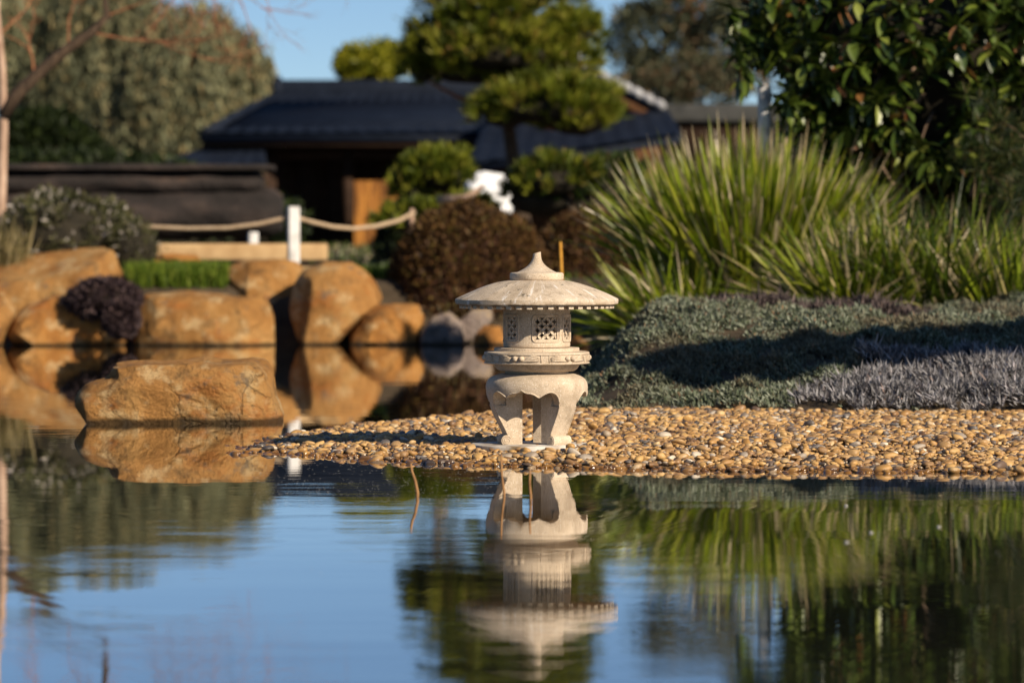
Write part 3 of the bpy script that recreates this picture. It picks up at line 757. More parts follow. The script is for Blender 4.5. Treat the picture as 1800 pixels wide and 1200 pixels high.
boulder('white_object', [(812, 400), (818, 325), (830, 306), (858, 300), (882, 306), (896, 326), (901, 350), (896, 400)], 42, .5, M['white_plain'], 'rounded white object beside the ball clipped pine', .45, 6, 31, .05, cat='white boulder')  # unidentified white shape, modelled as a rounded lump
# ------------------------------------------------------------------ foliage generators
def unit(a): return a / np.maximum(np.linalg.norm(a, axis=-1, keepdims=True), 1e-9)
def rdir(n): return unit(rng.normal(size=(n, 3)))
def leafgeo(C, Ax, L, Wd, Nn=None, fold=.15, seg=0):
    """pointed leaves from base C along Ax; seg=0: 4-vertex diamonds, seg=1: eight-face curved leaves"""
    n = len(C); Ax = unit(Ax); Nn = rdir(n) if Nn is None else Nn
    Sd = unit(np.cross(Ax, Nn)); Nn = np.cross(Sd, Ax); L = np.broadcast_to(L, n)[:, None]; Wd = np.broadcast_to(Wd, n)[:, None]
    if seg == 0:
        V = np.stack([C, C + Ax * L * .45 + Sd * Wd * .5 + Nn * Wd * fold, C + Ax * L, C + Ax * L * .45 - Sd * Wd * .5 + Nn * Wd * fold], 1)
        Fq = (np.arange(n) * 4)[:, None] + np.array([[0, 1, 2, 3]]); return V.reshape(-1, 3), [Fq.reshape(-1, 4)], 4
    ts = [0, .22, .5, .78, 1]; ws = [.05, .72, 1, .62, .0]; rows = []
    for t, w in zip(ts, ws):
        c = C + Ax * L * t - Nn * L * .16 * t * t
        rows += [c - Sd * Wd * .5 * w + Nn * Wd * fold * w, c, c + Sd * Wd * .5 * w + Nn * Wd * fold * w]
    V = np.stack(rows, 1); f = []
    for i in range(4):
        a = i * 3; f += [[a, a + 1, a + 4, a + 3], [a + 1, a + 2, a + 5, a + 4]]
    Fq = (np.arange(n) * 15)[:, None, None] + np.array(f)[None]; return V.reshape(-1, 3), [Fq.reshape(-1, 4)], 15

def leaves(name, C, Ax, L, Wd, m, parent, var=None, Nn=None, fold=.15, seg=0, kind='stuff'):
    V, Fq, k = leafgeo(C, Ax, L, Wd, Nn, fold, seg)
    var = rng.random(len(C)) * .999 if var is None else var
    o = build(name, V, Fq, m, parent, seg == 1, {'var': np.repeat(var, k)})
    if kind: o['kind'] = kind
    return o

def bladegeo(Pb, D0, L, Wd, droop, segs=7, twist=.5):
    """arching strap leaves: base, start direction, length, width, droop"""
    n = len(Pb); D0 = unit(D0); s = np.linspace(0, 1, segs + 1)[None, :, None]
    L = np.asarray(L)[:, None, None]; dr = np.asarray(droop)[:, None, None]; Wd = np.broadcast_to(Wd, n)[:, None, None]
    c = Pb[:, None] + D0[:, None] * L * s + np.array([0, 0, -1.])[None, None] * dr * L * s ** 2.2
    hor = D0.copy(); hor[:, 2] = 0; hor = unit(hor + 1e-4)[:, None]
    c = c + hor * dr * L * .35 * s ** 2
    tang = np.gradient(c, axis=1); tang = unit(tang)
    sd = unit(np.cross(D0, np.array([0, 0, 1.])) + rng.normal(size=(n, 3)) * twist)[:, None]; sd = unit(sd - tang * (sd * tang).sum(-1, keepdims=True))
    w = Wd * .5 * np.clip(1.0 - s ** 3, .03, 1) * np.clip(.55 + s * 1.5, 0, 1)
    V = np.stack([c - sd * w, c + sd * w], 2).reshape(n, -1, 3)
    f = np.array([[2 * i, 2 * i + 1, 2 * i + 3, 2 * i + 2] for i in range(segs)])
    return V, f, np.broadcast_to(s[..., 0], (n, segs + 1))

def blades(name, Pb, D0, L, Wd, droop, m, parent, var, tip=None, segs=7, ntop=0, twist=.5):
    V, f, s = bladegeo(Pb, D0, L, Wd, droop, segs, twist); n = len(Pb)
    va = np.repeat(var[:, None], segs + 1, 1)
    if tip is not None: va = np.where(s > 1 - tip[:, None], np.clip(.86 + .13 * (s - .6), va, .99), va)
    va = np.repeat(va, 2, 1)
    order = np.argsort(V[:, :, 1].mean(1)) if ntop else np.arange(n)      # nearest first
    vis = order[:ntop]; rest = order[ntop:]
    k = (segs + 1) * 2
    o = build(name + 's', V[rest].reshape(-1, 3), [((np.arange(len(rest)) * k)[:, None, None] + f[None]).reshape(-1, 4)], m, parent, True, {'var': va[rest].ravel()})
    o['kind'] = 'stuff'
    for i in vis:
        b = V[i].mean(0)
        build(name, V[i], [f], m, parent, True, {'var': va[i]})
    return o

def ellip(n, c, r, shell=.5, low=-1.):
    d = rdir(n); d[:, 2] = np.where(d[:, 2] < low, -d[:, 2], d[:, 2]); q = shell + (1 - shell) * rng.random(n) ** .5
    return np.array(c) + d * q[:, None] * np.array(r), d

def clumps(K, c, r, per, cr, shell=.55, low=-1.):
    cc, dd = ellip(K, c, r, shell, low)
    rr = cr * rng.uniform(.6, 1.3, K); d2 = rdir(K * per); q = rng.random(K * per) ** .4
    Pn = np.repeat(cc, per, 0) + d2 * (q * np.repeat(rr, per))[:, None]
    return Pn, unit(d2 + .5 * np.repeat(dd, per, 0))

def core(name, c, r, m, parent, seed=0, amp=.12, seg=28, smooth=True):
    bm = bmesh.new(); bmesh.ops.create_uvsphere(bm, u_segments=seg, v_segments=seg // 2, radius=1); off = Vector((seed * 3.3, seed, 0))
    V = []
    for v in bm.verts:
        p = v.co * (1 + amp * mnoise.noise(v.co * 2.2 + off)); V.append((c[0] + p.x * r[0], c[1] + p.y * r[1], c[2] + p.z * r[2]))
    bm.verts.index_update(); Fq = [tuple(v.index for v in f.verts) for f in bm.faces]; bm.free()
    return build(name, V, Fq, m, parent, smooth)

def limb(p0, p1, sag=0., wob=.06, n=7, seed=0):
    p0, p1 = Vector(p0), Vector(p1); L = (p1 - p0).length; out = []
    for i in range(n):
        t = i / (n - 1); q = p0.lerp(p1, t); w = Vector((mnoise.noise((t * 3 + seed, seed, 0)), mnoise.noise((t * 3, 7 + seed, 1)), mnoise.noise((seed, t * 3, 5)))) * wob * L * math.sin(math.pi * t)
        out.append(q + w + Vector((0, 0, -sag * math.sin(math.pi * t))))
    return out
def taper(a, b, n): return [a + (b - a) * i / (n - 1) for i in range(n)]

# ------------------------------------------------------------------ ground covers on the mound
def cover(name, m, label, n, mask, L, Wd, lean, zoff=0., prog=.0):
    x = rng.uniform(-.2, 3.4, n * 5); y = rng.uniform(15.0, 21.0, n * 5)
    bare = np.array([mnoise.noise((a * 3.1 + 5, b * 4.3, 2)) for a, b in zip(x, y)])      # thin and bare spots
    k = mask(x, y) & ((bare < .33) | (rng.random(len(x)) < .25)); x, y = x[k][:n], y[k][:n]; z = mound_h(x, y) + zoff
    x = np.repeat(x, 4) + rng.normal(0, .007, len(x) * 4); y = np.repeat(y, 4) + rng.normal(0, .007, len(y) * 4); z = np.repeat(z, 4) + rng.normal(0, .007, len(z) * 4)
    lump = np.array([mnoise.noise((a * 5, b * 5, 0)) for a, b in zip(x[::4], y[::4])]); z += np.repeat(lump, 4) * .085
    d = rdir(len(x)) * .75 + np.array(lean); d[:, 2] = np.abs(d[:, 2]) + .15
    o = leaves(name, np.stack([x, y, z], 1), d, L * rng.uniform(.6, 1.4, len(x)) * np.where(rng.random(len(x)) < .05, 1.9, 1), Wd, m, None, fold=.2)
    # its own origin on the ground
    return tag(o, label, 'ground cover', kind='stuff')
lavm = lambda x, y: (x > 1.28 + .45 * ss(.1, 1.1, y - toe(x))) & (y - toe(x) < 1.25) & (y - toe(x) > .10)
def lav_edge(x, y):
    j = np.sin(x * 9 + y * 4) * .12 + np.sin(x * 23) * .05
    return lavm(x + j, y + j * .6)
on = lambda x, y: (mound_h(x, y) > gravel_h(x, y) + .004) & (mound_h(x, y) > .0)
heathm = lambda x, y: (y > 18.9 + .12 * np.sin(x * 6)) & (x > 1.15) & (x < 2.35) & (y < 20.2)
cover('ground_cover', M['thyme'], 'grey green low ground cover draped over the mound behind the pebbles', 62000, lambda x, y: on(x, y) & ~(lav_edge(x, y) & (rng.random(len(x)) < .96)) & ~heathm(x, y), .024, .0095, (-.3, -.25, .6))
cover('ground_cover', M['lavender'], 'lavender grey spiky ground cover at the front right of the mound', 17000, lambda x, y: on(x, y) & lav_edge(x, y), .046, .0085, (-.25, -.35, .6), .012)
cover('ground_cover', M['heath'], 'brown heath along the back of the mound below the strap leaves', 6000, lambda x, y: on(x, y) & heathm(x, y), .05, .012, (0, -.2, .8), .02)

# ------------------------------------------------------------------ strap-leaved clumps on the right bank
def clump(label, c, rad, n, Lr, Wd, m, dry=.18, spread=1.0, ntop=300, wild=0., group='strap leaved clumps on the right bank', leanx=0.):
    root = thing('strap_leaf_clump', (c[0], c[1], hz(c[0], c[1]) if len(c) < 3 else c[2]), label, 'plant', group)
    b = root.location; a = rng.uniform(0, 2 * math.pi, n); q = rng.random(n) ** .5
    Pb = np.stack([b.x + np.cos(a) * q * rad[0], b.y + np.sin(a) * q * rad[1], np.full(n, b.z - .03)], 1)
    tilt = (q * .75 + rng.normal(0, .18, n)) * spread
    D0 = np.stack([np.cos(a) * np.sin(tilt) + leanx, np.sin(a) * np.sin(tilt), np.cos(tilt)], 1)
    D0 = unit(D0 + wild * rdir(n) * rng.random(n)[:, None]); D0[:, 2] = np.abs(D0[:, 2]) + .05
    L = rng.uniform(*Lr, n) * (1 - .18 * np.clip(tilt, 0, 1))
    dr = np.clip(.01 + .15 * q + rng.normal(0, .10, n), .0, .75)
    var = rng.random(n) * .78; dd = rng.random(n) < dry; var = np.where(dd, rng.uniform(.82, .99, n), var)
    tip = np.where(rng.random(n) < .55, rng.uniform(.05, .24, n), 0)
    blades('leaf', Pb, D0, L, Wd * rng.uniform(.7, 1.2, n), dr, m, root, var, tip, ntop=ntop)
    return root
p = P(1325, 540, 22.9)
clump('big bright green strap leaved clump with tan leaf tips, in front of the white post', (p.x, p.y), (.50, .42), 2300, (.92, 1.36), .030, M['lomandra'], .09, .80)
p = P(1185, 560, 22.3)
clump('low arching strap leaved clump spilling left behind the lantern roof', (p.x, p.y, .25), (.30, .30), 560, (.45, .85), .020, M['lomandra'], .34, 1.45, 200, leanx=-.42, wild=.6)
p = P(1530, 545, 21.6)
clump('tangled strap leaved clump with many dry bent leaves under the glossy leaved tree', (p.x, p.y), (.42, .3), 950, (.5, .95), .022, M['lomandra'], .28, 1.0, 260, wild=1.5)
p = P(1680, 545, 21.4)
clump('thin strap leaved clump in painted shade tones between the tangled clump and the small pine', (p.x, p.y), (.45, .3), 520, (.5, 1.05), .016, M['lomandra_dark'], .24, .9, 240, wild=1.0)
p = P(1500, 480, 24.0)
clump('upright strap leaved clump in painted shade tones below the glossy leaved tree', (p.x, p.y), (.6, .3), 520, (.9, 1.45), .02, M['lomandra_dark'], .06, .6, 200)
p = P(1800, 545, 21.2)
clump('strap leaved clump under the small pine at the right edge', (p.x, p.y), (.35, .3), 380, (.3, .7), .016, M['lomandra'], .3, .8, 120)

# ------------------------------------------------------------------ glossy-leaved tree (large leaves)
def W3_(px, py, D): return np.array(P(px, py, D))
def glossy_tree():
    D = 23.4; b = P(1640, 520, D); root = thing('glossy_leaved_tree', (b.x, b.y + .5, hz(b.x, b.y + .5)), 'dark broad leaved evergreen tree with large glossy leaves at the upper right', 'tree')
    b = root.location; m = MB()
    top = b + Vector((.35, .1, 2.6)); pts = limb(b, top, 0, .04, 9, 3); m.tube(pts, taper(.09, .03, 9), 8)
    tr = m.out('trunk', M['bark_dark'], root, True)
    r = random.Random(5)
    for k in range(13):
        t = r.uniform(.25, .95); s = b.lerp(top, t); a = r.uniform(0, 6.28); L = r.uniform(.8, 1.7) * (1.1 - .4 * t)
        mm = MB(); mm.tube(limb(s, s + Vector((math.cos(a) * L, math.sin(a) * L, r.uniform(.1, .7))), .05, .08, 6, k), taper(.03, .008, 6), 6); mm.out('branch', M['bark'], root, True)
    cen = np.array([3.02, 23.45, 2.5]); rad = np.array([1.46, .66, 1.5])
    core('crown_shade_core', cen + np.array([.22, .24, -.42]), rad * np.array([.72, .70, .62]), M['core'], root, 6, .3)  # solid dark core painting the shade inside the crown
    # whorls of leaves on twig ends
    K = 1250; cc, dd = ellip(K, cen, rad, .62)
    cut = (cc[:, 2] > 1.18 + .25 * np.sin(cc[:, 0] * 3) - .25 * ss(3.0, 3.6, cc[:, 0]))
    tt = (cc[:, 2] - .4) / tosun.z; sx_ = cc[:, 0] - tosun.x * tt; sy_ = cc[:, 1] - tosun.y * tt      # crown opened up so sunlight reaches the far boulders
    cut &= ~((cc[:, 2] > 2.65) & (sx_ < -.4) & (sy_ < 29.8))
    qx = cc[:, 0] / cc[:, 1] * F + 900; qy = YH - (cc[:, 2] - HC) / cc[:, 1] * F
    cut &= ~((qx < 1385) & (qy > 115))
    cc, dd = cc[cut], dd[cut]
    ex = np.array([W3_(px, py, 23.05 + .02 * i) for i, (px, py) in enumerate([(1312, 140), (1388, 185), (1306, 118), (1392, 165), (1300, 60), (1296, 95), (1392, 225), (1410, 220), (1430, 245), (1330, 88), (1292, 25), (1440, 262), (1480, 270), (1520, 282)])])
    cc = np.vstack([cc, ex]); dd = np.vstack([dd, np.tile([-.5, -.8, .1], (len(ex), 1))]); K = len(cc); per = 9
    ax = np.repeat(unit(dd + rdir(K) * .5 + np.array([0, -.1, .15])), per, 0); th = rng.uniform(0, 2 * math.pi, K * per)
    u = unit(np.cross(ax, rdir(K * per))); w = np.cross(ax, u)
    la = unit(ax * rng.uniform(.15, .9, K * per)[:, None] + u * np.cos(th)[:, None] + w * np.sin(th)[:, None] + np.array([0, 0, -.25]))
    C = np.repeat(cc, per, 0) + ax * rng.uniform(-.06, .06, K * per)[:, None]
    L = rng.uniform(.12, .20, K * per); Wd = L * rng.uniform(.34, .46, K * per); var = rng.random(K * per) ** 1.15 * .999
    Nn = unit(np.cross(la, np.cross(np.array([0, 0, 1.]), la)) + rdir(K * per) * .35)
    # largest in the picture: on the camera side and inside the frame
    fr = (np.abs(C[:, 0] / C[:, 1]) < .15) & ((C[:, 2] - HC) / C[:, 1] < .073)
    order = np.argsort(np.where(fr, C[:, 1], 99)); vis = order[:300]; rest = order[300:]
    leaves('leaves', C[rest], la[rest], L[rest], Wd[rest], M['magnolia'], root, var[rest], Nn[rest], .2, 1)
    for i in vis:
        leaves('leaf', C[i:i + 1], la[i:i + 1], L[i:i + 1], Wd[i:i + 1], M['magnolia'], root, var[i:i + 1], Nn[i:i + 1], .2, 1, None)
    for k in range(60):
        c0 = cc[rng.integers(0, K)]; s = Vector(c0); e = Vector(c0 + (cen - c0) * .35 + rng.normal(0, .08, 3))
        mm = MB() if k == 0 else mm; mm.tube([s, s.lerp(e, .5) + Vector((0, 0, .03)), e], [.006, .008, .010], 5)
    mm.out('twigs', M['bark'], root, True)['kind'] = 'stuff'
glossy_tree()

def hedge(name, label, c, r, n, L, m, mc='core', seed=1, low=-.35, cat='shrub', shell=.86, group=None, wd=.5, lump=.12):
    root = thing(name, (c[0], c[1], min(c[2] - r[2], hz(c[0], c[1]))), label, cat, group)
    core('dark_core', c, (r[0] * .9, r[1] * .9, r[2] * .9), M[mc], root, seed, .12)  # solid dark core closing the gaps between leaves, as inner shade would
    C, d = ellip(n, c, r, shell, low); q = np.array([1 + lump * mnoise.noise((x[0] * 2.2 + seed, x[1] * 2.2, x[2] * 2.2)) for x in d]); C = np.array(c) + (C - np.array(c)) * q[:, None]
    leaves('foliage', C, unit(d * .8 + rdir(n) * .8 + np.array([0, 0, .2])), L * rng.uniform(.6, 1.4, n), L * wd, m, root)
    return root
hedge('shrub', 'near-black shrub added to stand in for the shade behind the glossy leaved tree', (3.55, 26.3, 1.15), (1.4, .7, 1.1), 9000, .09, M['hedge'], seed=4)  # dark filler placed where only shade is known
hedge('dome_bush', 'clipped red brown dome bush directly behind the lantern roof', P(826, 545, 29.6) + Vector((0, 0, .08)), (.74, .62, .83), 15000, .045, M['dome'], 'core_red', 2, -.2, 'bush', .87, 'clipped red brown bushes')
hedge('dome_bush', 'smaller clipped red brown bush between the dome bush and the strap leaves', P(1036, 500, 31.5) + Vector((0, 0, .05)), (.56, .45, .64), 9000, .045, M['dome'], 'core_red', 3, -.2, 'bush', .87, 'clipped red brown bushes')

# ------------------------------------------------------------------ pines
def pad(root, c, r, n, m, L=.13, Wd=.02, seed=0):
    """one cloud-pruned pad: shoots over the upper side, thin below"""
    core('pad_shade_core', (c[0], c[1], c[2] - r[2] * .12), (r[0] * .72, r[1] * .72, r[2] * .55), M['core'], root, seed, .25, 16)  # solid dark core painting self-shadow inside the pad
    K = max(30, n // 26); cc, dd = ellip(K, c, r, .62, -.45); q_ = rng.uniform(.85, 1.18, K) + .30 * np.array([mnoise.noise((x[0] * 3 + seed, x[1] * 3, x[2] * 3)) for x in dd]); cc = np.array(c) + (cc - np.array(c)) * q_[:, None]; cc = cc + rng.normal(0, .02, cc.shape)
    per = 26; ax = unit(np.repeat(unit(dd * np.array([.8, .8, .6]) + np.array([0, 0, .75])), per, 0) + rdir(K * per) * .6)
    C = np.repeat(cc, per, 0) + rdir(K * per) * rng.uniform(0, .045, K * per)[:, None]
    shade = np.repeat(rng.random(K) ** 1.4, per) * .70 + rng.random(K * per) * .29
    leaves('foliage_pad', C, ax, L * rng.uniform(.6, 1.3, K * per), Wd, m, root, shade)

def W3(px, py, D): return np.array(P(px, py, D))
def big_pine():
    D = 38.0; g = P(930, 560, D); root = thing('cloud_pruned_pine', (g.x, D + .3, hz(g.x, D)), 'tall cloud pruned pine with layered green pads in front of the dark roof', 'pine tree', 'pines with clipped pads')
    s = D / F; b = root.location
    way = [b, P(925, 420, D + .25), P(905, 300, D + .3), P(890, 200, D + .2), P(900, 100, D + .25), P(915, 0, D + .2), P(925, -110, D + .2)]
    m = MB(); m.tube(way, taper(.10, .04, 7), 8); m.out('trunk', M['bark_dark'], root, True)
    pads = [(790, 80, 80, 42, .1), (880, 95, 110, 45, -.15), (965, 110, 85, 42, .1), (840, 132, 100, 24, 0.2), (960, 192, 118, 42, -.35), (1010, 212, 66, 38, -.3), (890, 200, 56, 34, -.25), (960, 165, 90, 26, -.1), (862, 28, 84, 34, -.1), (1002, 60, 50, 36, 0), (905, -15, 110, 45, .1), (985, -30, 60, 45, .1), (900, -85, 105, 48, 0), (810, -50, 60, 34, .3), (905, -150, 85, 45, 0), (960, -110, 60, 40, .2), (900, -200, 50, 40, 0), (745, 118, 35, 40, .2)]
    for k, (x, y, rx, ry, dy) in enumerate(pads):
        c = W3(x, y, D + dy); q = Vector(c) - Vector((0, 0, ry * s * .5)); t = min(range(7), key=lambda i: (Vector(way[i]) - q).length)
        mm = MB(); mm.tube(limb(way[t], q, .04, .08, 6, k), taper(.045, .014, 6), 6); mm.out('branch', M['bark_red'], root, True)
        pad(root, c, (rx * s, rx * s * .8, ry * s), int(3600 * rx / 80), M['pine'], .17, .018, k)
big_pine()
def ball_pine():
    D = 36.0; g = P(765, 560, D); root = thing('ball_clipped_pine', (g.x, D, hz(g.x, D)), 'small pine clipped to a ball, left of the rounded white object', 'pine tree', 'pines with clipped pads'); s = D / F
    m = MB(); m.tube(limb(root.location, P(765, 320, D), 0, .06, 7, 2), taper(.05, .03, 7), 8); m.out('trunk', M['bark_red'], root, True)
    pad(root, W3(765, 308, D), (64 * s, 60 * s, 40 * s), 4200, M['pine'], .12, .02, 3)
    pad(root, W3(720, 330, D), (34 * s, 34 * s, 26 * s), 1500, M['pine'], .12, .02, 4)
    pad(root, W3(815, 372, D - .2), (60 * s, 50 * s, 22 * s), 1800, M['pine'], .12, .02, 5)
    pad(root, W3(735, 392, D - .3), (70 * s, 50 * s, 30 * s), 2400, M['pine'], .12, .02, 6)
    mm = MB(); mm.tube([P(770, 352, D - .5), P(820, 348, D - .6), P(850, 328, D - .7)], [.05, .04, .025], 7); mm.out('branch', M['bark_pale'], root, True)
ball_pine()
def flat_pine():
    D = 35.0; g = P(1010, 560, D); root = thing('flat_clipped_pine', (g.x, D, hz(g.x, D)), 'low dark pine with its lit top painted lighter behind the small red brown bush', 'pine tree', 'pines with clipped pads'); s = D / F
    m = MB(); m.tube(limb(root.location, P(1000, 330, D), 0, .06, 7, 2), taper(.06, .03, 7), 8); m.out('trunk', M['bark_dark'], root, True)
    for k, (x, y, rx, ry) in enumerate([(985, 318, 75, 36), (1080, 322, 60, 40), (930, 335, 45, 26), (1010, 345, 90, 30)]):
        pad(root, W3(x, y, D + .1 * k), (rx * s, rx * s * .7, ry * s), int(2200 * rx / 70), M['pine_painted_shade'] if k > 0 else M['pine'], .12, .02, k)  # first pad brighter, others darker: lit and shaded needles by colour
    core('dark_core', P(1000, 355, D + .3), (.62, .3, .17), M['core'], root, 3)  # near-black core painting the shade between the pads
flat_pine()
def near_pine():
    D = 20.4; root = thing('small_pine', (3.32, 22.1, hz(3.32, 22.1)), 'small dark pine with long fine needles at the right edge', 'pine tree')
    b = root.location; m = MB(); m.tube(limb(b, b + Vector((.1, .1, 1.2)), 0, .05, 8, 1), taper(.06, .02, 8), 8); m.out('trunk', M['bark_dark'], root, True)
    r = random.Random(8); tips = []
    for k in range(26):
        z = r.uniform(.2, 1.12); a = r.uniform(0, 6.28); L = r.uniform(.35, .72) * (1.15 - z * .35); s = b + Vector((.06 * z, .05 * z, z)); e = s + Vector((math.cos(a) * L, math.sin(a) * L, r.uniform(.0, .25)))
        pts = limb(s, e, .05, .08, 6, k); mm = MB(); mm.tube(pts, taper(.016, .005, 6), 5); mm.out('branch', M['bark_dark'], root, True)
        for t in np.linspace(.35, 1, 8):
            i = min(int(t * 5), 4); q = pts[i].lerp(pts[i + 1], t * 5 - i)
            for u in range(3): tips.append(np.array(q) + rng.normal(0, .055, 3))
    tips = np.array(tips); K = len(tips); per = 34
    ax = unit(rdir(K * per) + np.array([0, 0, .55])); C = np.repeat(tips, per, 0) + ax * .004
    leaves('needles', C, ax, rng.uniform(.06, .12, K * per), .0042, M['pine_painted_shade'], root, np.repeat(.25 + rng.random(K) * .4, per) + rng.random(K * per) * .32, fold=0)  # darker needle copy paints this pine as shaded
near_pine()
# ------------------------------------------------------------------ left bank plants
def tufts(name, label, n, fx, L, Wd, m, cat, spread=.35, droop=.12):
    x, y = fx(n); z = height(x, y) - .02
    a = rng.uniform(0, 6.28, len(x)); t = rng.normal(0, spread, len(x)); D0 = np.stack([np.cos(a) * np.sin(t), np.sin(a) * np.sin(t), np.cos(t)], 1)
    V, f, s = bladegeo(np.stack([x, y, z], 1), D0, L * rng.uniform(.5, 1.3, len(x)), Wd, np.abs(rng.normal(0, droop, len(x))), 4)
    k = 10; o = build(name, V.reshape(-1, 3), [((np.arange(len(x)) * k)[:, None, None] + f[None]).reshape(-1, 4)], m, None, True, {'var': np.repeat(rng.random(len(x)) * .99, k)})
    return tag(o, label, cat, kind='stuff')
def rect(px0, px1, y0, y1):
    def f(n):
        y = rng.uniform(y0, y1, n); return (rng.uniform(px0, px1, n) - 900) / F * y, y
    return f
tufts('grass', 'short bright green grass strip behind the long golden block', 9000, rect(225, 400, 29.3, 31.0), .17, .012, M['grass'], 'grass')
tufts('grass', 'bright grass tuft between the tan boulder and the dome bush', 2600, rect(600, 720, 29.6, 31.5), .13, .012, M['grass'], 'grass')
tufts('grass', 'tall straw coloured grass at the left edge behind the broad boulder', 1500, rect(-120, 45, 29.6, 31.0), .55, .014, M['straw'], 'grass', .3, .3)
tufts('grass', 'thin orange and green waterside grass left of the lantern drum', 150, rect(775, 880, 29.0, 29.6), .45, .012, M['straw'], 'grass', .4, .3)
tufts('grass', 'rough dark grass across the far garden lawn', 14000, rect(-300, 1700, 30, 60), .10, .02, M['lomandra_dark'], 'grass')

c = P(118, 425, 30.6); hedge('flowering_bush', 'dark green bush dotted with small pale flowers above the broad boulder', (c.x, c.y, c.z), (.62, .5, .42), 6000, .06, M['bush'], 'core', 7, -.3, 'bush', .62, None, .35, .55)
c = P(232, 440, 30.3); hedge('flowering_bush', 'thin grey green bush with pale flower heads beside the grass strip', (c.x, c.y, c.z), (.24, .25, .26), 1500, .05, M['bush'], 'core', 9, -.3, 'bush', .5, None, .3, .5)
c = P(185, 528, 28.3); o = hedge('cushion_plant', 'purple black cushion plant spilling over the orange boulder', (c.x, c.y - .05, c.z), (.30, .28, .17), 4200, .05, M['purple'], 'core', 11, -.9, 'plant', .75, None, .5)
c2 = P(215, 558, 28.1); C, d = ellip(1800, (c2.x, c2.y - .1, c2.z), (.14, .2, .15), .6); leaves('trailing_stems', C, unit(d + np.array([0, 0, -.4]) + rdir(1800) * .5), .05, .022, M['purple'], o)

# rope barrier
def post(px, top, bot, D, w, m, label):
    a = P(px, bot, D); b = P(px, top, D); m_ = MB(); m_.box(((a.x + b.x) / 2, D, (a.z + b.z) / 2 - .1), (w, w, b.z - a.z + .2), .25, .008)
    o = m_.out('rope_post', m, None); return tag(o, label, 'post', 'posts of the rope barrier')
post(516, 363, 470, 30.1, .098, M['post_white'], 'white square rope post above the golden boulders')
post(445, 408, 432, 33.5, .09, M['post_white'], 'small white post top seen under the rope behind the stone bench')
def rope(pts, label):
    m = MB(); v = [P(*q) for q in pts]; o = []
    for i in range(len(v) - 1):
        for k in range(6): o.append(v[i].lerp(v[i + 1], k / 6))
    o.append(v[-1]); m.tube(o, .020, 8)
    return tag(m.out('rope', M['rope'], None, True), label, 'rope', 'ropes of the barrier')
rope([(150, 388, 30.5), (200, 394, 30.5), (260, 399, 30.4), (330, 402, 30.3), (400, 401, 30.2), (455, 394, 30.15), (508, 382, 30.12)], 'sagging tan rope running left from the white rope post')
rope([(522, 383, 30.1), (550, 391, 30.4), (585, 399, 30.8), (620, 402, 31.2), (660, 398, 31.8), (700, 388, 32.4), (728, 374, 33.0)], 'sagging pale rope running right from the white rope post')
post(724, 367, 396, 33.2, .04, M['bark_pale'], 'pale rope post end beside the ball clipped pine')

# stone bench
def bench():
    D = 32.5; a = P(285, 428, D); b = P(575, 458, D); root = thing('stone_bench', ((a.x + b.x) / 2, D, hz(0, D)), 'long low buff stone bench behind the golden boulders', 'bench')
    m = MB(); m.box(((a.x + b.x) / 2 - .35, D, (a.z + b.z) / 2), (b.x - a.x + .7, .42, (a.z - b.z)), 0, .025); m.out('bench_top', M['bench'], root)
    for k, (x0, x1) in enumerate([(150, 225), (270, 345), (350, 425), (430, 505), (510, 566)]):
        u = P(x0, 458, D); v = P(x1, 500, D); m = MB(); m.box(((u.x + v.x) / 2, D + .03, (u.z + v.z) / 2 - .012), (v.x - u.x, .3, u.z - v.z - .02), 0, .02); m.out('bench_block', M['bench'], root)
bench()

# heavy weathered log beam
def beam():
    D = 38.; a = P(10, 300, D); root = thing('log_beam', (P(250, 0, D).x, D, hz(-4, D)), 'massive weathered dark log beam with thin cap board, behind the rope', 'timber beam')
    x0 = P(-420, 0, D).x
    def bar(name, px1, y0, y1, dp, bev, m, sd, amp):
        u = P(px1, y0, D); v = P(px1, y1, D); mm = MB(); L = u.x - x0; n = 70; pts = []; rr = (u.z - v.z) / 2; cz = (u.z + v.z) / 2; V = []; Fq = []; ns = 28
        for i in range(n + 1):
            t = i / n; x = x0 + L * t
            endr = 1 - .30 * max(0, (t - .97) / .03) ** 2
            for k in range(ns):
                w = 2 * math.pi * k / ns; cx, sx = math.cos(w), math.sin(w); e = bev
                px_ = math.copysign(abs(cx) ** e, cx) * dp; pz_ = math.copysign(abs(sx) ** e, sx) * rr
                q = 1 + amp * mnoise.fractal(Vector((x * 1.3 + sd, px_ * 3, pz_ * 3)), .8, 2., 4)
                V.append((x, D + px_ * q * endr, cz + pz_ * q * endr))
        for i in range(n):
            for k in range(ns): Fq.append((i * ns + k, (i + 1) * ns + k, (i + 1) * ns + (k + 1) % ns, i * ns + (k + 1) % ns))
        Fq.append(tuple(range(ns))); Fq.append(tuple(n * ns + k for k in range(ns - 1, -1, -1)))
        mm.add(V, Fq); smooth_by_angle(mm.out(name, m, root), 50)
    bar('cap_board', 482, 289, 301, .40, .3, M['log'], 1, .03); bar('upper_log', 463, 298, 346, .32, .95, M['log'], 5, .12); bar('lower_log', 496, 332, 419, .42, 1.0, M['log'], 9, .15)
    for px in (-200, 120, 432):
        u = P(px, 418, D); m = MB(); m.box((u.x, D, (u.z + hz(u.x, D)) / 2 - .1), (.22, .24, u.z - hz(u.x, D) + .3), 0, .02); m.out('support_post', M['timber_dark'], root)
beam()
c = P(150, 400, 46); hedge('hedge', 'low near-black hedge added for the darkness behind and below the log beam', (c.x - .6, 46, 1.0), (3.6, .8, 1.1), 9000, .12, M['hedge'], seed=13, low=-.3, cat='hedge')  # dark backdrop added to give the black under the beam

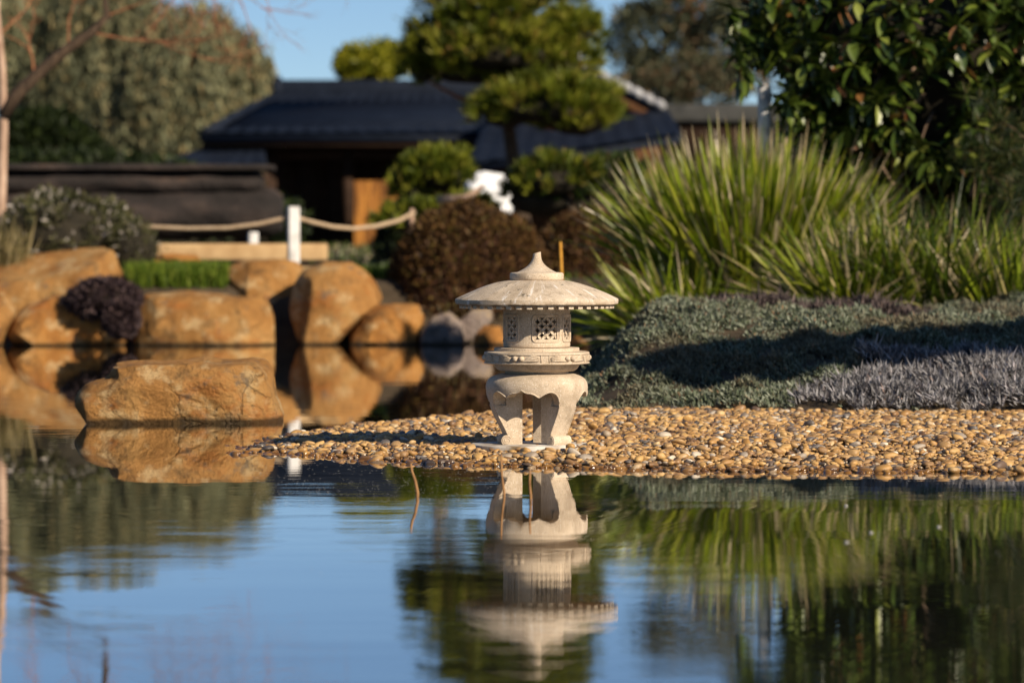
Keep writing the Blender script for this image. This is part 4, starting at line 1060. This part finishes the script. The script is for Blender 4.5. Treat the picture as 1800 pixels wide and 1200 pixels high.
# ------------------------------------------------------------------ the dark tea house
def slope(name, q, th, m, parent, rib=0, ribname=True):
    """roof plane from four points (eave left, eave right, ridge right, ridge left) with thickness and rows of pan tiles"""
    q = [Vector(p) for p in q]; nrm = (q[1] - q[0]).cross(q[3] - q[0]).normalized()
    if nrm.z < 0: nrm = -nrm
    L = (q[1] - q[0]).length; nu = max(2, int(L / .065)); nv = 14; V = []; Fq = []
    for j in range(nv + 1):
        for i in range(nu + 1):
            u, w = i / nu, j / nv; p = q[0].lerp(q[1], u).lerp(q[3].lerp(q[2], u), w)
            p = p + nrm * (.030 * abs(math.sin(math.pi * u * L / .30)) + .02 * (1 - (w * nv * .99 % 1.0))) - Vector((0, 0, .10 * math.sin(math.pi * w))) * (1 if rib else 0)
            V.append(p)
    for j in range(nv):
        for i in range(nu): a = j * (nu + 1) + i; Fq.append((a, a + 1, a + nu + 2, a + nu + 1))
    m_ = MB(); m_.add(V, Fq)
    m_.prism([p - nrm * .03 for p in q], -nrm * th)
    return m_.out(name, m, parent)

def house():
    D = 62.; gx0 = P(470, 0, 66).x
    root = thing('tea_house', (P(700, 0, 66).x, 66, hz(0, 66)), 'dark low tea house with a blue black hipped roof', 'house')
    eL, eR = P(350, 236, D), P(1130, 236, D); rL, rR = P(490, 162, 66.5), P(960, 162, 66.5)
    rf = slope('roof', (eL, eR, rR, rL), .12, M['rooftile'], root, 1)
    bL, bR = Vector((eL.x, 71, eL.z)), Vector((eR.x, 71, eR.z))
    slope('hip_roof', (bL, eL, rL, rL + Vector((0, .01, 0))), .12, M['rooftile'], rf, 1)
    slope('hip_roof', (eR, bR, rR + Vector((0, .01, 0)), rR), .12, M['rooftile'], rf, 1)
    slope('back_roof', (bR, bL, rL + Vector((0, .02, 0)), rR + Vector((0, .02, 0))), .12, M['rooftile'], rf, 1)
    m = MB(); m.box(((rL.x + rR.x) / 2, 66.5, rL.z + .06), (rR.x - rL.x + .1, .34, .26), 0, .04); m.box(((rL.x + rR.x) / 2, 66.5, rL.z + .205), (rR.x - rL.x, .2, .06), 0, .02); m.out('ridge', M['rooftile'], rf)
    m = MB(); m.box((rL.x - .02, 66.5, rL.z + .05), (.18, .46, .36), 0, .05); m.box((rL.x - .01, 66.4, rL.z + .25), (.14, .2, .09), 0, .03); m.out('ridge_end', M['rooftile'], rf)
    m = MB(); m.tube([eL + Vector((.1, .05, .03)), eL.lerp(rL, .5) + Vector((0, 0, -.02)), rL + Vector((.05, 0, -.02))], .085, 8); m.out('hip_ridge', M['rooftile'], rf, True)
    m = MB(); m.box(((eL.x + eR.x) / 2, D + .12, eL.z - .17), (eR.x - eL.x - .1, .1, .13)); m.out('fascia', M['timber_dark'], rf)
    g = hz(0, 66)
    # veranda: posts in front, boarded wall set back
    x0, x1 = P(470, 0, 65).x, P(1120, 0, 65).x
    for i in range(12):
        a = x0 + (x1 - x0) * i / 12; m = MB(); m.box((a + (x1 - x0) / 24, 65.2 + .012 * (i % 2), (eL.z + .3 + g) / 2), ((x1 - x0) / 12 - .02, .1, eL.z + .3 - g)); m.out('wall_board', M['timber_dark'], root)
    m = MB(); m.box(((x0 + x1) / 2, 65.35, (eL.z + .3 + g) / 2), (x1 - x0, .1, eL.z + .3 - g)); m.box((x0 + .05, 67.8, (eL.z + g) / 2), (.1, 5, eL.z - g)); m.box((x1 - .05, 67.8, (eL.z + g) / 2), (.1, 5, eL.z - g)); m.out('wall', M['timber_dark'], root)
    for px in (478, 612, 742, 872, 1002):
        u = P(px, 240, 62.9); m = MB(); m.box((u.x, 62.9, (u.z - .25 + g) / 2), (.17, .17, u.z - .25 - g)); m.out('veranda_post', M['timber_dark'], root)
    m = MB(); m.box(((eL.x + eR.x) / 2 + .3, 62.9, eL.z - .34), (eR.x - eL.x - 1.6, .16, .2)); m.out('veranda_beam', M['timber_dark'], root)
    # lean-to on the left
    a = slope('lower_roof', (P(232, 297, 60.6), P(470, 291, 60.6), P(462, 246, 63.5), P(405, 248, 63.5)), .1, M['rooftile'], root)
    u, v = P(340, 300, 61.4), P(470, 300, 61.4); m = MB(); m.box(((u.x + v.x) / 2, 62.4, (u.z + g) / 2 - .05), (v.x - u.x, 1.9, u.z - g)); m.out('side_wall', M['timber_dark'], root)
house()
def screen():
    D = 57.; root = thing('timber_screen', (P(657, 0, D).x, D, hz(0, D)), 'honey coloured board screen in sunlight in front of the tea house wall', 'screen')
    for i in range(4):
        u, v = P(622 + 20.5 * i, 318, D), P(642 + 20.5 * i, 470, D); m = MB(); m.box(((u.x + v.x) / 2, D + .01 * (i % 2), (u.z + v.z) / 2), (v.x - u.x - .004, .04, u.z - v.z), 0, .004); m.out('board', M['timber_orange'], root)
    u = P(662, 322, D); m = MB(); m.box((u.x, D + .06, u.z - .1), (.78, .06, .09)); m.box((u.x, D + .06, u.z - 1.2), (.78, .06, .09)); m.out('rail', M['timber_brown'], root)
screen()
c = P(700, 430, 41); hedge('shrub', 'loose green shrub under the ball clipped pine beside the board screen', (c.x + .15, 41, c.z - .1), (.42, .4, .62), 3000, .09, M['hedge'], seed=17, cat='shrub', shell=.7)

def wing():
    D = 58.; root = thing('gabled_wing', (P(1110, 0, D).x, D + 2, hz(1, D)), 'dark gabled roof end with pale scalloped verge tiles, right of the cloud pruned pine', 'house')
    g = hz(1, D); ap = P(1012, 112, D); lo = P(1168, 192, D); ll = P(856, 192, D)
    m = MB(); m.prism([ap + Vector((0, .25, -.10)), lo + Vector((-.05, .25, -.1)), Vector((lo.x - .05, D + .25, g)), Vector((ll.x + .05, D + .25, g)), ll + Vector((.05, .25, -.1))], (0, .12, 0)); m.out('gable_wall', M['timber_brown'], root)
    rf = slope('roof', (lo, lo + Vector((0, 6, 0)), ap + Vector((0, 6, 0)), ap), .1, M['rooftile'], root)
    slope('roof_far_side', (ll + Vector((0, 6, 0)), ll, ap, ap + Vector((0, 6, 0))), .1, M['rooftile'], rf)
    for i in range(8):
        t = (i + .5) / 8; q = ap.lerp(lo, t) + Vector((0, -.04, .03)); m = MB(); m.tube([q + Vector((-.085, 0, .05)), q + Vector((.03, 0, -.005)), q + Vector((.085, 0, -.075))], [.07, .082, .06], 8); m.out('verge_tile', M['verge'], rf, True)
    m = MB(); m.box((ap.x, D + 3, ap.z + .1), (.24, 6.1, .24), 0, .04); m.out('ridge', M['verge'], rf)
    m = MB(); d_ = (lo - ap).normalized(); up = Vector((-d_.z, 0, d_.x)); up = up if up.z > 0 else -up
    m.prism([ap - up * .12 + Vector((0, .02, 0)), lo - up * .12 + Vector((0, .02, 0)), lo - up * .30 + Vector((0, .02, 0)), ap - up * .30 + Vector((0, .02, 0))], (0, .08, 0)); m.out('bargeboard', M['timber_brown'], root)
    lw = slope('lower_roof', (P(820, 292, D - 3), P(1200, 238, D - 3), P(1175, 196, D - .1), P(850, 222, D - .1)), .1, M['rooftile'], root)
wing()
def gwall():
    D = 60.; a, b = P(1160, 184, D), P(1400, 216, D); root = thing('garden_wall', ((a.x + b.x) / 2, D, hz(3, D)), 'dark garden wall with a long grey coping, between the gabled roof and the glossy leaved tree', 'wall')
    g = hz(3, D); m = MB(); m.box(((a.x + b.x) / 2 + .8, D, (b.z + g) / 2), (b.x - a.x + 1.6, .3, b.z - g)); m.out('wall_face', M['timber_dark'], root)
    m = MB(); m.box(((a.x + b.x) / 2 + .8, D, (a.z + b.z) / 2), (b.x - a.x + 1.8, .62, a.z - b.z), 0, .05); m.out('coping', surf('grey_coping', [(.3, (.035, .036, .035)), (.7, (.075, .075, .07))], 3), root)
gwall()
a = P(1344, 148, 23.3); m = MB(); gz = hz(a.x, 23.5)
m.tube([(a.x, 23.3, gz - .05), (a.x + .01, 23.3, gz + .7), (a.x, 23.32, a.z - .03), (a.x, 23.32, a.z)], [.054, .050, .047, .040], 14)
tag(m.out('white_post', M['post_white'], None, True), 'slim round white post half hidden by glossy leaves behind the strap leaved clump', 'post')

# ------------------------------------------------------------------ background trees
def crown(root, name, c, r, K, per, cr, m, L, Wd, down=.0, shell=.5, low=-1.):
    C, d = clumps(K, c, r, per, cr, shell, low); n = len(C)
    var = np.repeat(rng.random(K) * .5, per) + rng.random(n) * .49
    leaves(name, C, unit(d * .6 + rdir(n) * .7 + np.array([0, 0, -down])), L * rng.uniform(.6, 1.4, n), Wd, m, root, var)
def weeping(root, c, r, strands, Ls, m, L, Wd, low=-.2, per=40):
    C, d = ellip(strands, c, r, .55, low); ln = rng.uniform(*Ls, strands)
    t = np.tile(np.linspace(0, 1, per), strands); Cc = np.repeat(C, per, 0); Cc[:, 2] -= t * np.repeat(ln, per); Cc += rng.normal(0, .075, Cc.shape) + np.repeat(d, per, 0) * (.3 * np.sqrt(t))[:, None]
    n = len(Cc); ax = unit(np.array([0, 0, -1.]) + rdir(n) * .6)
    var = np.repeat(rng.random(strands) * .55, per) + rng.random(n) * .44
    leaves('hanging_foliage', Cc, ax, L * rng.uniform(.6, 1.4, n), Wd, m, root, var)
def willow(px, D, label, c, r, strands, m, Ls=(.8, 2.2), L=.2, Wd=.055, group='weeping trees beyond the garden', low=-.2):
    g = P(px, 430, D); root = thing('weeping_tree', (g.x, D, hz(g.x, D)), label, 'tree', group)
    mm = MB(); mm.tube(limb(root.location, (c[0], c[1], c[2] + r[2] * .3), 0, .05, 8, 4), taper(.28, .07, 8), 8); mm.out('trunk', M['bark_dark'], root, True)
    for k in range(7):
        a = k * .9 + .3; mm = MB(); s = Vector((c[0], c[1], c[2] - r[2] * .5)).lerp(Vector((c[0], c[1], c[2])), k / 7); mm.tube(limb(s, s + Vector((math.cos(a) * r[0] * .7, math.sin(a) * r[1] * .7, r[2] * .7)), 0, .1, 6, k), taper(.1, .03, 6), 6); mm.out('branch', M['bark_dark'], root, True)
    weeping(root, c, r, strands, Ls, m, L, Wd, low)
D = 76
willow(360, D, 'tall olive grey weeping tree just left of the tea house roof', (P(345, 0, D).x, D, 4.1), (1.75, 1.6, 2.3), 680, M['willow'])
willow(180, D, 'broad olive weeping tree behind the log beam, hanging low', (P(185, 0, D).x, D + 1, 4.6), (1.9, 1.6, 2.4), 620, M['willow'], (.8, 2.4))
willow(20, D, 'dark weeping tree at the far left behind the bare pale trunk', (P(10, 0, D).x, D + 2, 4.8), (2.2, 1.6, 2.6), 560, M['willow'], (.8, 1.8))
c = P(70, 240, 71); hedge('shrub', 'tall near-black shrub added to paint the shade behind the log beam at far left', (c.x, 71, 1.7), (1.75, .8, 1.9), 9000, .2, M['hedge'], seed=23, cat='shrub', shell=.75)  # added black mass painting the shade below the canopy
c = P(90, 330, 80); hedge('hedge', 'near-black hedge added to paint the shade under the weeping trees', (c.x, 80, 1.6), (5.2, 1.2, 2.0), 9000, .22, M['hedge'], seed=21, cat='hedge')  # added dark backdrop painting shade beneath the hanging foliage
def tree(name, label, px, D, crowns, m, th, trunkm, top, L=.22, Wd=.08, group=None, down=.2):
    g = P(px, 430, D); root = thing(name, (g.x, D, hz(g.x, D)), label, 'tree', group)
    mm = MB(); pts = limb(root.location, top, 0, .05, 9, px * .1); mm.tube(pts, taper(th, th * .3, 9), 8); mm.out('trunk', trunkm, root, True)
    for k, (c, r, K, per, cr) in enumerate(crowns):
        mm = MB(); s = pts[min(8, 3 + k % 5)]; mm.tube(limb(s, c, 0, .1, 6, k), taper(th * .45, th * .12, 6), 6); mm.out('branch', trunkm, root, True)
        crown(root, 'crown', c, r, K, per, cr, m, L, Wd, down)
D = 88
tree('gum_tree', 'grey green gum tree with a red brown trunk beyond the gabled roof', 1195, D, [(W3(1235, 10, D), (1.5, 1.2, .8), 70, 55, .45), (W3(1120, 60, D), (.9, .8, .7), 40, 55, .4), (W3(1210, 140, D), (1.7, 1.0, .55), 70, 55, .4), (W3(1270, 90, D), (1.1, .9, .9), 55, 50, .42), (W3(1120, 150, D), (.9, .8, .6), 40, 50, .4), (W3(1230, -130, D), (1.8, 1.2, 1.0), 70, 50, .5)], M['gum'], .34, M['bark_red'], W3(1225, -60, D), .2, .07, 'gum trees beyond the garden')
tree('gum_tree', 'pale thin gum tree top rising just left of the cloud pruned pine', 768, 95, [(W3(768, 30, 95), (.75, .6, .8), 26, 34, .35), (W3(772, -40, 95), (.8, .6, .8), 26, 30, .4)], M['gum'], .16, M['bark_pale'], W3(770, -40, 95), .2, .06, 'gum trees beyond the garden')
tree('gum_tree', 'shaded gum tree behind the garden wall and glossy leaved tree', 1400, 92, [(W3(1390, 60, 92), (2.2, 1.4, 1.6), 110, 50, .5), (W3(1560, 90, 92), (2.2, 1.4, 1.9), 110, 50, .5), (W3(1740, 60, 92), (2.2, 1.4, 2.0), 90, 50, .5)], M['gum'], .3, M['bark_red'], W3(1480, 0, 92), .2, .07, 'gum trees beyond the garden')
tree('yellow_green_tree', 'yellow green tree top peeping over the tea house ridge', 655, 84, [(W3(655, 112, 84), (.72, .7, .40), 60, 80, .26), (W3(690, 104, 84), (.4, .4, .3), 30, 80, .24), (W3(615, 112, 84), (.25, .3, .2), 20, 80, .2)], M['yellowgreen'], .12, M['bark'], W3(655, 120, 84), .16, .08)

c = P(900, 380, 100)
for k, (px, w, h) in enumerate([(-350, 7, 2.6), (420, 6, 1.9), (1050, 7, 2.1), (1700, 7, 3.0)]):
    c = P(px, 430, 104); hedge('hedge', ['far hedge beyond the left edge of the garden', 'far low hedge hidden behind the tea house', 'far hedge behind the gabled roof and garden wall', 'far tall hedge behind the glossy leaved tree'][k], (c.x, 104, 1.2 + h * .3), (w, 1.5, h), 7000, .3, M['gum'], seed=30 + k, cat='hedge', group='hedges beyond the garden')

# bare tree at the left edge
def bare_tree():
    D = 31.; b = P(2, 470, D); root = thing('bare_tree', (b.x, D, hz(b.x, D)), 'slender bare tree with a pale trunk and dark forking branch at the left edge', 'tree'); b = root.location
    m = MB(); way = [b - Vector((0, 0, .05)), P(2, 360, D), P(6, 220, D), P(4, 120, D), P(-6, 20, D), P(-4, -120, D), P(5, -300, D), P(15, -520, D)]
    m.tube(way, [.055, .046, .042, .034, .028, .024, .016, .006], 9); m.out('trunk', M['bark_pale'], root, True)
    m = MB(); m.tube([P(5, 205, D), P(30, 165, D), P(80, 118, D), P(120, 85, D), P(165, 55, D), P(188, 28, D), P(182, -20, D), P(196, -110, D)], [.062, .060, .055, .050, .044, .034, .022, .010], 8); m.out('branch', M['bark_dark'], root, True)
    r = random.Random(12); tw = MB()
    def grow(p, d, L, rad, n):
        q = p + d * L; mid = p.lerp(q, .5) + Vector((r.gauss(0, .06), r.gauss(0, .06), r.gauss(0, .04))) * L
        tw.tube([p, mid, q], [rad, rad * .8, rad * .55], 5, False)
        if n > 0:
            for k in range(r.choice((2, 2, 3))): grow(p.lerp(q, r.uniform(.55, 1)), (d + Vector((r.gauss(0, .5), r.gauss(0, .45), r.gauss(.15, .4)))).normalized(), L * r.uniform(.6, .85), rad * .58, n - 1)
    way2 = [P(-4, -120, D), P(60, -150, D - .2), P(150, -140, D - .4), P(240, -90, D - .5), P(330, -70, D - .5), P(420, -80, D - .6)]
    m = MB(); m.tube(way2, [.022, .02, .017, .014, .011, .007], 7); m.out('branch', M['bark'], root, True)
    for (px, py, dx, dz, L) in [(240, -90, .5, -1, .42), (290, -80, .4, -.9, .45), (330, -70, .5, -.8, .45), (420, -80, .6, -.7, .5), (420, -80, 1, -.3, .6), (380, -75, .5, -.9, .5), (150, -140, .4, -1, .4), (330, -70, .3, 1, .6), (240, -90, -.2, 1, .6), (420, -80, .8, .6, .7), (120, 85, .2, 1, .5), (182, -10, .5, .8, .6), (188, 28, .9, .3, .6), (60, 135, -.2, 1, .4), (0, 60, .6, .8, .6), (-4, -100, .7, .7, .8), (0, -200, -.6, .7, .7), (10, -330, .6, .8, .6), (190, -90, .3, 1, .7), (-4, 120, -.7, .6, .6), (2, -150, .9, .4, .9), (8, -300, .8, .5, .8), (160, 58, .9, -.1, .7)]:
        grow(P(px, py, D), Vector((dx, r.uniform(-.3, .3), dz)).normalized(), L, .010, 4)
    tw.out('twigs', M['bark_red'], root, True)['kind'] = 'stuff'
bare_tree()
# ------------------------------------------------------------------ shade trees standing just outside the picture on the right
def shade_tree(loc, label, pads, m):
    root = thing('shade_tree', (loc[0], loc[1], hz(loc[0], loc[1])), label, 'tree', 'trees outside the right edge'); b = root.location
    mm = MB(); top = Vector((loc[0], loc[1], max(p[0][2] for p in pads) + .2)); mm.tube(limb(b, top, 0, .04, 8, 2), taper(.12, .04, 8), 8); mm.out('trunk', M['bark_dark'], root, True)
    for k, (c, r, n) in enumerate(pads):
        s = Vector((loc[0], loc[1], min(top.z, c[2] - .1))); mm = MB(); mm.tube(limb(s, c, 0, .06, 6, k), taper(.05, .015, 6), 6); mm.out('branch', M['bark_dark'], root, True)
        pad(root, c, r, n, m, .16, .05, k)
shade_tree((5.6, 13.9), 'flat padded tree outside the right edge that shades the mound', [((4.62, 13.90, 2.40), (.80, .25, .13), 14000), ((4.02, 13.86, 2.37), (.36, .24, .11), 6000), ((5.45, 14.05, 2.48), (.9, .28, .14), 14000), ((6.3, 14.2, 2.6), (.8, .5, .25), 4500)], M['hedge'])

# ------------------------------------------------------------------ stems and flecks in the water
def stem(pts, label, m='stem', r0=.006, name='dead_stem', group='dead stems standing in the water'):
    mm = MB(); mm.tube(pts, taper(r0, r0 * .6, len(pts)), 6); return tag(mm.out(name, M[m], None, True), label, 'stem', group)
d1 = 5000 / 443.; stem([P(733, 880, d1), P(734, 866, d1), P(730, 845, d1), P(724, 828, d1), P(722, 814, d1)], 'thin brown stem standing in the water left of the lantern')
d1 = 5000 / 441.; stem([P(886, 880, d1), P(886, 865, d1), P(882, 835, d1), P(881, 798, d1)], 'thin orange brown stem in the water in front of the lantern slab', r0=.0052)
d1 = 5000 / 452.; stem([P(933, 890, d1), P(933, 870, d1), P(931, 850, d1), P(932, 826, d1)], 'short brown stem in the water below the lantern legs', r0=.0052)
d1 = 21.; stem([P(986, 640, d1), P(986, 560, d1), P(987, 480, d1), P(985, 425, d1)], 'upright orange stalk rising behind the lantern finial', 'stem_orange', .014, 'dry_stalk', None)
n = 620; fx = rng.uniform(.0, 1., n); yy = 5000 / (rng.uniform(812, 890, n) - 430); xx = (rng.uniform(440, 900, n) - 900) / F * yy
k2 = rng.integers(0, 4, n) == 0; yy2 = 5000 / (rng.uniform(840, 1010, 60) - 430); xx2 = (rng.uniform(100, 1760, 60) - 900) / F * yy2
xx = np.concatenate([xx, xx2]); yy = np.concatenate([yy, yy2]); ok = gravel_h(xx, yy) < -.01; xx, yy = xx[ok], yy[ok]; n = len(xx)
a = rng.uniform(0, 6.28, n); leaves('floating_specks', np.stack([xx, yy, np.full(n, .0025)], 1), np.stack([np.cos(a), np.sin(a), np.zeros(n)], 1), rng.uniform(.005, .016, n), rng.uniform(.004, .009, n), M['fleck'], None, Nn=np.tile([0, 0, 1.], (n, 1)), fold=.05)
tag(bpy.data.objects['floating_specks'], 'tiny pale specks floating on the pond near the spit', 'debris', kind='stuff')
m = MB(); r = random.Random(3)
for i, (px, py, lab) in enumerate([(1487, 889, 'nearest the middle of the mound reflection'), (1650, 926, 'farthest right'), (1488, 953, 'lowest of the four'), (1531, 936, 'between the two lower ones')]):
    d1 = 5000 / (py - 430.); c = P(px, py, d1); m = MB(); bm = bmesh.new(); bmesh.ops.create_icosphere(bm, subdivisions=2, radius=1); bm.verts.index_update()
    m.add([(c.x + v.co.x * .007 + v.co.y * v.co.y * .003, c.y + v.co.y * .007, .002 + v.co.z * .003 * (1 - .4 * v.co.x)) for v in bm.verts], [tuple(v.index for v in f.verts) for f in bm.faces]); bm.free()
    tag(m.out('floating_petal', M['fleck'], None, True), 'pale petal floating on the dark reflection at right, ' + lab, 'petal', 'petals on the water')
